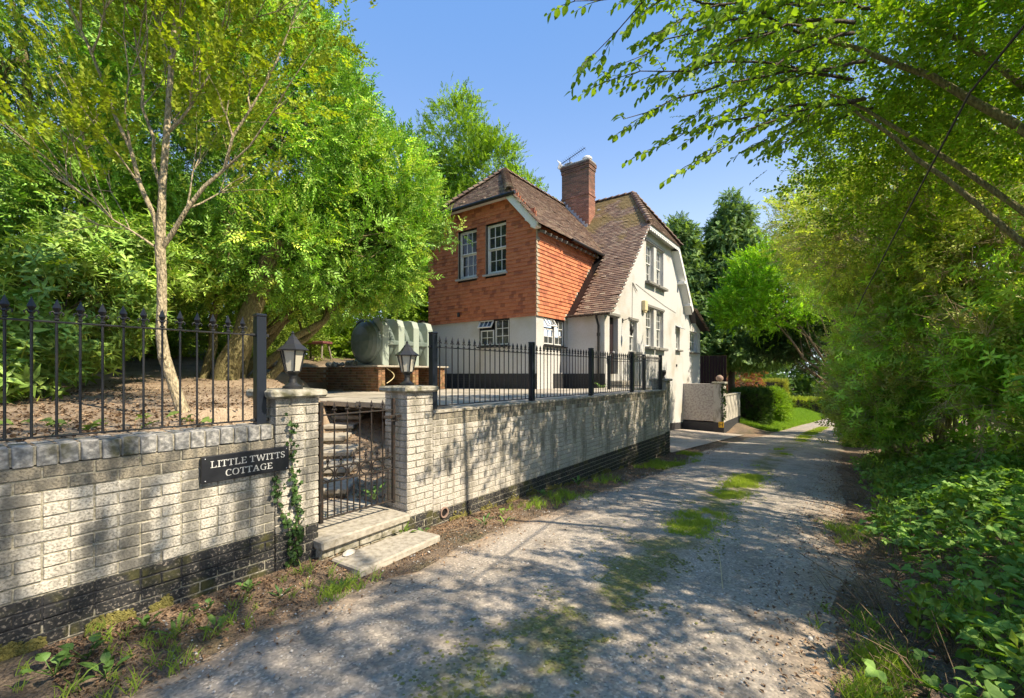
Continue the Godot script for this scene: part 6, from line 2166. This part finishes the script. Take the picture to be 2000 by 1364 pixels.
func undergrowth() -> void:
	var r := RandomNumberGenerator.new()
	r.seed = 33
	# brambles and nettles on the right bank
	var t := thing("bramble_bank", P(1.0, -1.4, 4.5), "bank of brambles and low weeds along the lane's right edge", "brambles")
	var list := []
	while list.size() < 12500:
		var v := r.randf_range(0.6, 12.5)
		var u := r.randf_range(0.05, 3.4)
		var e := lane_edges(v).y + 0.12
		var n := nz.get_noise_2d(u * 11.0, v * 11.0)
		var w := smoothstep(e, e + 0.55, u)
		if r.randf() > w * (0.75 + n):
			continue
		var lift := r.randf_range(0.04, 0.12 + 0.28 * smoothstep(e, e + 1.2, u)) + 0.05
		var nrm := Vector3.UP * 1.1 + rdir(r) * 0.75
		list.push_back([Transform3D(facing(nrm, rdir(r), r.randf_range(.45, .95)), P(u, gh(u, v) + lift, v)), Color(0.403, 0.665, 0.14).lerp(Color(0.227, 0.438, 0.0875), r.randf()) * (0.85 + 0.4 * n)])
	var eye := P(0, 0, 0)
	list.sort_custom(func(a, c): return a[0].origin.distance_squared_to(eye) < c[0].origin.distance_squared_to(eye))
	var tints := []
	for i in 4:
		var m := leafmat(0.45, 0.6)
		m.albedo_color = Color(0.403, 0.665, 0.14).lerp(Color(0.227, 0.438, 0.0875), i / 3.0).linear_to_srgb()
		tints.push_back(m)
	var cut := 0
	while list[cut][0].origin.distance_to(eye) < 2.2:
		cut += 1
	for i in range(cut, cut + 260):
		piece("leaf", sprig.bramble, tints[i % 4], Transform3D(list[i][0].basis, list[i][0].origin - gpos(t)), t)
	stuff("foliage", sprig.bramble, M.leaf, list.slice(0, cut) + list.slice(cut + 260), t)
	list = []
	for i in 1500:
		var v := r.randf_range(1.0, 11.5)
		var u := r.randf_range(0.25, 3.0)
		if nf.get_noise_2d(u * 9.0, v * 9.0) > 0.0 and u > lane_edges(v).y + 0.3:
			list.push_back([Transform3D(facing(Vector3.UP + rdir(r) * 0.35, rdir(r), r.randf_range(.6, 1.4)), P(u, gh(u, v) + 0.05, v)), Color(0.375, 0.525, 0.125).lerp(Color(0.2, 0.35, 0.075), r.randf())])
	stuff("nettles", sprig.small, M.leaf, list, t)
	list = []
	for i in 260:
		var v := r.randf_range(1.5, 12.0)
		var u := r.randf_range(0.1, 2.8)
		list.push_back([Transform3D(facing(Vector3(r.randf_range(-1, 1), 0.5, r.randf_range(-1, 1)), Vector3.UP, r.randf_range(.4, .9)), P(u, gh(u, v), v)), Color(.17, .12, .07) * r.randf_range(.6, 1.3)])
	stuff("dead_stems", sprig.bare, M.litter, list, t)
	# grass: the strip along the lane, verges, far banks
	list = []
	for i in 30000:
		var v := 1.0 + 30.0 * pow(r.randf(), 1.3)
		var u := -1.22 + r.randfn(0, 0.11)
		var n := nf.get_noise_2d(u * 5.0, v * 5.0) + nz.get_noise_2d(u * 4.0, v * 4.0) * 0.6
		var dense := smoothstep(3.0, 4.4, v) * smoothstep(9.5, 6.2, v) * 0.50 + smoothstep(6.0, 9.0, v) * 0.25 + 0.75 * smoothstep(17.0, 24.0, v) - 0.25 * smoothstep(3.4, 2.6, v)
		if n + r.randf_range(-.12, .05) > 0.46 - dense * 0.7:
			list.push_back([Transform3D(Basis(Vector3.UP, r.randf() * TAU).scaled(Vector3.ONE * r.randf_range(.25, .6)), P(u + lane_mid(v), lane_h(v) + 0.04, v)), Color(.50, .62, .09).lerp(Color(.32, .44, .07), r.randf())])
	for i in 1700:   # grassy verge beyond the wall end and the far left bank
		var v := r.randf_range(8.0, 11.3)
		var u := -3.12 + r.randf_range(0.0, 0.75)
		if r.randf() < smoothstep(0.12, -0.2, nz.get_noise_2d(u * 12.0, v * 12.0) + (u + 2.8) * 0.5):
			list.push_back([Transform3D(Basis(Vector3.UP, r.randf() * TAU).scaled(Vector3.ONE * r.randf_range(.5, 1.0)), P(u, gh(u, v), v)), Color(.40, .54, .08).lerp(Color(.25, .36, .06), r.randf())])
	for i in 22000:
		var v := r.randf_range(24.5, 44.0)
		var u := lane_mid(v) - 2.55 - r.randf() * 2.2
		list.push_back([Transform3D(Basis(Vector3.UP, r.randf() * TAU).scaled(Vector3.ONE * r.randf_range(1.2, 2.6)), P(u, gh(u, v), v)), Color(0.384, 0.576, 0.06).lerp(Color(0.228, 0.396, 0.042), r.randf())])
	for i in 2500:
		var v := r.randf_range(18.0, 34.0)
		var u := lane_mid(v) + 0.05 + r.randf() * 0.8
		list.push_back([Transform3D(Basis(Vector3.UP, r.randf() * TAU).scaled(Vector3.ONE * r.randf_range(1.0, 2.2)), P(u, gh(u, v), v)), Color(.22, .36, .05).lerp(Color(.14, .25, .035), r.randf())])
	# clumps on the near verges
	for e in [[-2.85, 5.0, 0.13, 60], [-2.9, 4.4, 0.10, 30], [-3.0, 6.4, 0.15, 30], [0.18, 2.95, 0.06, 110], [0.12, 2.55, 0.08, 40], [0.22, 2.45, 0.08, 50], [0.05, 5.6, 0.12, 70], [-2.75, 0.75, 0.14, 18], [-2.95, 1.35, 0.14, 16], [-3.05, 0.6, 0.12, 14], [-2.7, 1.75, 0.07, 26], [0.1, 3.4, 0.08, 24]]:
		for i in e[3]:
			var u: float = e[0] + r.randfn(0, 1) * e[2]
			var v: float = e[1] + r.randfn(0, 1) * e[2] * 1.4
			if u < -3.28:
				continue
			list.push_back([Transform3D(Basis(Vector3.UP, r.randf() * TAU).scaled(Vector3.ONE * r.randf_range(.5, 1.25)), P(u, gh(u, v) + 0.005, v)), Color(.40, .55, .08).lerp(Color(.25, .38, .07), r.randf())])
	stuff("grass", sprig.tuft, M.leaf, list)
	# moss on the strip and at the wall's foot
	list = []
	for i in 9000:
		var v := r.randf_range(1.2, 9.0)
		var u := -1.25 + r.randfn(0, 0.22)
		if nz.get_noise_2d(u * 14.0, v * 14.0) + nf.get_noise_2d(u * 20.0, v * 20.0) * 0.8 > 0.05:
			list.push_back([Transform3D(jig(0.5).scaled(Vector3(1, .5, 1) * r.randf_range(.006, .014)), P(u, lane_h(v) + 0.045, v)), Color(.20, .21, .055).lerp(Color(.15, .145, .05), r.randf())])
	for i in 5200:
		var left := i < 2600
		var v := r.randf_range(0.25, 0.95) if left else r.randf_range(3.1, 8.0)
		var top := (0.085 if left else 0.12) * maxf(0.0, nz.get_noise_1d(v * 30.0) + 0.22)
		if top < 0.012:
			continue
		list.push_back([Transform3D(jig(1.5).scaled(Vector3.ONE * r.randf_range(.006, .014)), P(-3.295, gh(-3.3, v) + r.randf() * r.randf() * (top + 0.03), v)), Color(.13, .12, .03).lerp(Color(.22, .19, .05), r.randf())])
	stuff("moss", sprig.pebble, M.litter, list)
	# fallen leaves, chippings and twigs
	list = []
	for i in 14000:
		var v := 0.4 + 14.0 * pow(r.randf(), 1.4)
		var pick := r.randf()
		var u := -3.28 + absf(r.randfn(0, 0.35)) if pick < 0.55 else 0.05 + r.randfn(0, 0.3)
		if pick > 0.93:
			u = r.randf_range(-2.8, 0.1)
		if u < -3.28:
			continue
		list.push_back([Transform3D(jig(0.6) * Basis(Vector3.UP, r.randf() * TAU).scaled(Vector3.ONE * r.randf_range(.25, .8)), P(u, gh(u, v) + (0.035 if u > -2.7 and u < 0.0 else 0.008), v)), Color(.34, .21, .12).lerp(Color(.20, .13, .08), r.randf()) * r.randf_range(.6, 1.3)])
	stuff("leaf_litter", sprig.dead, M.litter, list)
	list = []
	for i in 7000:
		var u := -3.5 - absf(r.randfn(0, 3.0))
		var v := r.randf_range(-0.5, 6.0)
		list.push_back([Transform3D(jig(0.6) * Basis(Vector3.UP, r.randf() * TAU).scaled(Vector3.ONE * r.randf_range(.5, 1.3)), P(u, gy(u, v) + 0.01, v)), Color(.34, .24, .15).lerp(Color(.20, .13, .08), r.randf()) * r.randf_range(.6, 1.3)])
	stuff("leaf_litter", sprig.dead, M.litter, list)
	list = []
	for i in 1600:
		var u := -3.6 - absf(r.randfn(0, 4.0))
		var v := r.randf_range(-3.0, 6.0)
		if nf.get_noise_2d(u * 6.0, v * 6.0) > 0.08 and stair_place(u, v).x < 0.0:
			list.push_back([Transform3D(facing(Vector3.UP + rdir(r) * 0.5, rdir(r), r.randf_range(.4, .9)), P(u, gy(u, v) + 0.03, v)), Color(.26, .36, .09).lerp(Color(.14, .22, .05), r.randf())])
	stuff("ground_ivy", sprig.bramble, M.leaf, list)
	list = []
	for i in 3800:
		var v := 0.8 + 8.0 * pow(r.randf(), 1.5)
		var u := r.randf_range(-3.2, 0.4)
		var s := r.randf_range(.003, .008) * (2.0 if r.randf() < 0.03 else 1.0)
		list.push_back([Transform3D(jig(0.6).scaled(Vector3.ONE * s), P(u, gh(u, v) + (0.04 if u > -2.6 and u < -0.1 else 0.004), v)), Color(.42, .40, .38) * r.randf_range(.4, 1.5)])
	stuff("loose_chippings", sprig.pebble, M.litter, list)
	list = []
	for i in 500:
		var v := 0.8 + 9.0 * pow(r.randf(), 1.5)
		var u := -3.25 + absf(r.randfn(0, 0.4)) if r.randf() < 0.6 else 0.1 + absf(r.randfn(0, 0.4))
		list.push_back([Transform3D(Basis(Vector3.UP, r.randf() * TAU).scaled(Vector3.ONE * r.randf_range(.4, 1.2)), P(u, gh(u, v) + 0.014, v)), Color(.30, .22, .14) * r.randf_range(.5, 1.3)])
	stuff("fallen_twigs", sprig.twig, M.litter, list)
	# single weeds along the wall's foot
	var kinds := []
	for s in 3:
		var b := MB.new()
		for i in 7:
			var a := TAU * i * 0.382 + s
			var lean := r.randf_range(.4, 1.3)
			b.col = Color.WHITE * r.randf_range(.75, 1.2)
			var up := Vector3(cos(a) * lean, 1, sin(a) * lean).normalized()
			var foot := up * r.randf_range(.015, .06)
			b.tube([Vector3.ZERO, foot], [0.0018, 0.0014], 3, false)
			b.leaf(foot, up, Vector3(-cos(a), lean, -sin(a)), [0.065, 0.05, 0.09][s] * r.randf_range(.7, 1.2), [0.034, 0.04, 0.02][s], 0.15, true, 0.4)
		kinds.push_back(b.mesh())
	var wm := []
	for q in [Color(.13, .24, .05), Color(.09, .18, .04), Color(.19, .29, .05)]:
		var m := leafmat(0.5, 0.6)
		m.albedo_color = q.linear_to_srgb()
		wm.push_back(m)
	for e in [[-2.98, 0.40, 1, 1.5, "largest leafy weed on the verge at the lower left corner"], [-3.02, 0.52, 1, 1.4, "broad leaved weed on the verge near the lower left corner, against the mossy bricks"], [-2.82, 0.55, 0, 1.2, "leafy weed on the verge edge at the lower left, nearest the lane"], [-3.12, 0.78, 0, 0.9, "small weed at the wall's foot left of the sign"], [-2.93, 0.86, 2, 1.1, "spiky weed on bare soil below and left of the sign"], [-2.8, 1.02, 0, 1.1, "two leaved dock seedling on the verge below the sign"], [-3.08, 1.06, 1, 0.9, "pale weed at the wall's foot straight below the sign's left end"], [-3.14, 1.32, 1, 1.1, "tall weed against the wall's foot left of the ivy"], [-2.92, 1.42, 2, 0.9, "thin weed on the verge in front of the ivy"], [-2.72, 1.72, 2, 1.0, "grassy weed beside the pale concrete slab"], [-3.2, 2.66, 0, 1.5, "dark leaved plant in the corner between gate step and right pillar"], [-3.16, 2.84, 1, 1.0, "small weed at the foot of the right gate pillar"], [-2.86, 3.4, 2, 1.2, "upright weed on the verge in front of the drain pipe"], [-2.72, 3.55, 2, 1.1, "bright weed at the lane's edge beyond the drain pipe"], [-2.98, 3.85, 1, 1.0, "weed by the long wall, right of the drain pipe"], [-3.12, 4.9, 1, 1.4, "clump of weed at the foot of the long wall's middle"], [-3.15, 5.9, 0, 1.4, "weed at the foot of the long wall, towards the drive"], [-3.55, 2.6, 2, 1.6, "tall leafy plant growing behind the gate's right side"], [-5.6, 11.9, 2, 3.0, "bright upright plant at the downpipe's foot by the front door"]]:
		var foot := P(e[0], (gh(e[0], e[1]) if e[0] > -3.4 else maxf(gy(e[0], e[1]), -1.19 if e[1] < 5 else -0.5)), e[1])
		var o := MeshInstance3D.new()
		o.name = numbered("weed")
		o.mesh = kinds[e[2]]
		o.material_override = wm[r.randi() % 3]
		o.transform = Transform3D(Basis(Vector3.UP, r.randf() * TAU).scaled(Vector3.ONE * e[3]), foot)
		add_child(o)
		tag(o, e[4], "weed", "weeds along the wall and lane")
	# ivy on the left gate pillar
	t = thing("ivy", P(-3.29, -1.45, 1.7), "ivy trailing up the left gate pillar beside the name sign", "ivy")
	var b := MB.new()
	var spots := []
	for e in [[P(-3.292, -1.45, 1.735), P(-3.292, -0.34, 1.685), 0.012], [P(-3.292, -1.45, 1.70), P(-3.292, -0.72, 1.565), 0.02], [P(-3.292, -1.4, 1.74), P(-3.292, -0.75, 1.705), 0.02]]:
		var pts := []
		var rd := []
		for i in 15:
			var f := i / 14.0
			pts.push_back(e[0].lerp(e[1], f) + Vector3(0, 0, sin(f * 9.0 + e[2] * 60.0) * e[2]))
			rd.push_back(0.005 - 0.003 * f)
		b.tube(pts, rd, 5)
		for i in 70:
			var f := r.randf() * 14.0
			var q: Vector3 = pts[int(f)].lerp(pts[mini(int(f) + 1, 14)], f - int(f))
			spots.push_back([q + Vector3(r.randf_range(.006, .03), r.randfn(0, .02), r.randfn(0, .02))])
	obj(b, "stems", M.bark_brown, t)
	var im := []
	for q in [Color(.05, .11, .025), Color(.085, .16, .04), Color(.035, .075, .02)]:
		var m := leafmat(0.4, 0.4)
		m.albedo_color = q.linear_to_srgb()
		im.push_back(m)
	for s in spots:
		piece("leaf", sprig.ivy, im[r.randi() % 3], Transform3D(facing(Vector3(0.1, r.randf_range(-1, .6), r.randf_range(-1, 1)), Vector3(1, .3, r.randf_range(-.6, .6)), r.randf_range(.5, 1.0)), s[0] - gpos(t)), t)
	# ivy on the far pillar
	t = thing("ivy", P(-4.05, -2.4, 20.6), "thin ivy hanging on the ball topped pillar", "ivy")
	list = []
	for i in 240:
		list.push_back([Transform3D(facing(rdir(r), Vector3(1, 0, 1), r.randf_range(1.5, 2.6)), P(-4.02 + r.randf_range(-.12, .02), -0.4 - 1.6 * r.randf(), 20.56 + 0.3 * r.randf() * r.randf())), Color(.05, .10, .03) * r.randf_range(.7, 1.5)])
	stuff("leaves", sprig.ivy, M.leaf, list, t)
	# dry strand on the lane
	b = MB.new()
	var pts2 := []
	var rd2 := []
	for i in 12:
		var a := i / 11.0
		pts2.push_back(P(-0.95 + 0.3 * a, lane_h(3.6) + 0.062, 4.1 - 0.7 * a + 0.15 * sin(a * 4.0)))
		rd2.push_back(0.0025)
	b.tube(pts2, rd2, 4)
	tag(obj(b, "dry_stem", M.cream), "long dry plant stem lying curved on the lane", "stem")


# trees across the garden and lane that the cottage's windows mirror
func mirrored_trees() -> void:
	var k := 0
	for e in [[-12.0, 3.5, -11.0, "large tree behind the viewer, mirrored in the cottage's upper windows"], [-20.0, 3.5, -6.0, "large tree at the garden's near end, mirrored in the wing's windows"], [-4.0, 3.5, -14.0, "large tree beside the lane behind the viewer, mirrored in the panes"]]:
		var t := thing("garden_tree", P(e[0], -0.8, e[2]), e[3], "tree")
		var lobes := [[P(e[0], e[1], e[2]), Vector3(3.6, 4.0, 3.2), 3.0], [P(e[0] + 2.0, e[1] + 3.0, e[2]), Vector3(2.6, 2.8, 2.4), 2.0]]
		crown(t, "foliage", "far", M.leaf, lobes, 420, 7, 0.4, 1.0, Color(.20, .29, .05), Color(.12, .19, .035), 170 + k, {"gap": -0.2})
		frame(t, t.position, lobes, 2, 0.2, M.bark_brown, 180 + k)
		k += 1


func _ready() -> void:
	rng.seed = 7
	nz.seed = 3
	nz.frequency = 0.08
	nz.fractal_octaves = 4
	nf.seed = 9
	nf.frequency = 0.12
	nf.fractal_octaves = 3
	# camera: eye level, level lens shifted upwards
	var cam := Camera3D.new()
	cam.name = "camera"
	cam.projection = Camera3D.PROJECTION_FRUSTUM
	cam.near = 0.05
	cam.far = 900.0
	cam.size = 2.0 * 682.0 / 870.0 * cam.near
	cam.frustum_offset = Vector2(0.0, 48.0 / 870.0 * cam.near)
	cam.position = P(0, 0, 0)
	cam.rotation.y = deg_to_rad(36.55)
	cam.current = true
	add_child(cam)
	# clear sky
	var sky := ProceduralSkyMaterial.new()
	sky.sky_top_color = L(.0245, .0545, .119)
	sky.sky_horizon_color = L(.24, .27, .295)
	sky.sky_curve = 0.15
	sky.sky_energy_multiplier = 1.0
	sky.ground_bottom_color = L(.10, .11, .06)
	sky.ground_horizon_color = L(.3, .35, .35)
	sky.sun_angle_max = 8.0
	var env := Environment.new()
	env.background_mode = Environment.BG_SKY
	env.sky = Sky.new()
	env.sky.sky_material = sky
	env.tonemap_mode = Environment.TONE_MAPPER_LINEAR
	env.tonemap_exposure = 7.3
	env.sdfgi_enabled = true
	env.ssao_enabled = true
	env.ssil_enabled = true
	var we := WorldEnvironment.new()
	we.name = "world"
	we.environment = env
	add_child(we)
	var sun := DirectionalLight3D.new()
	sun.name = "sun"
	sun.light_energy = 0.4
	sun.light_color = Color(1.0, .94, .83)
	sun.light_angular_distance = 0.5
	sun.shadow_enabled = true
	add_child(sun)
	# the sun stands over the lane's right side, a little ahead
	sun.look_at_from_position(Vector3.ZERO, -Vector3(cos(0.838) * cos(0.2), sin(0.838), -cos(0.838) * sin(0.2)))
	make_materials()
	make_ground()
	make_walls()
	make_house()
	make_iron()
	make_front_things()
	make_tank()
	make_sprigs()
	leaves_left()
	distance_plants()
	thicket()
	undergrowth()
	mirrored_trees()
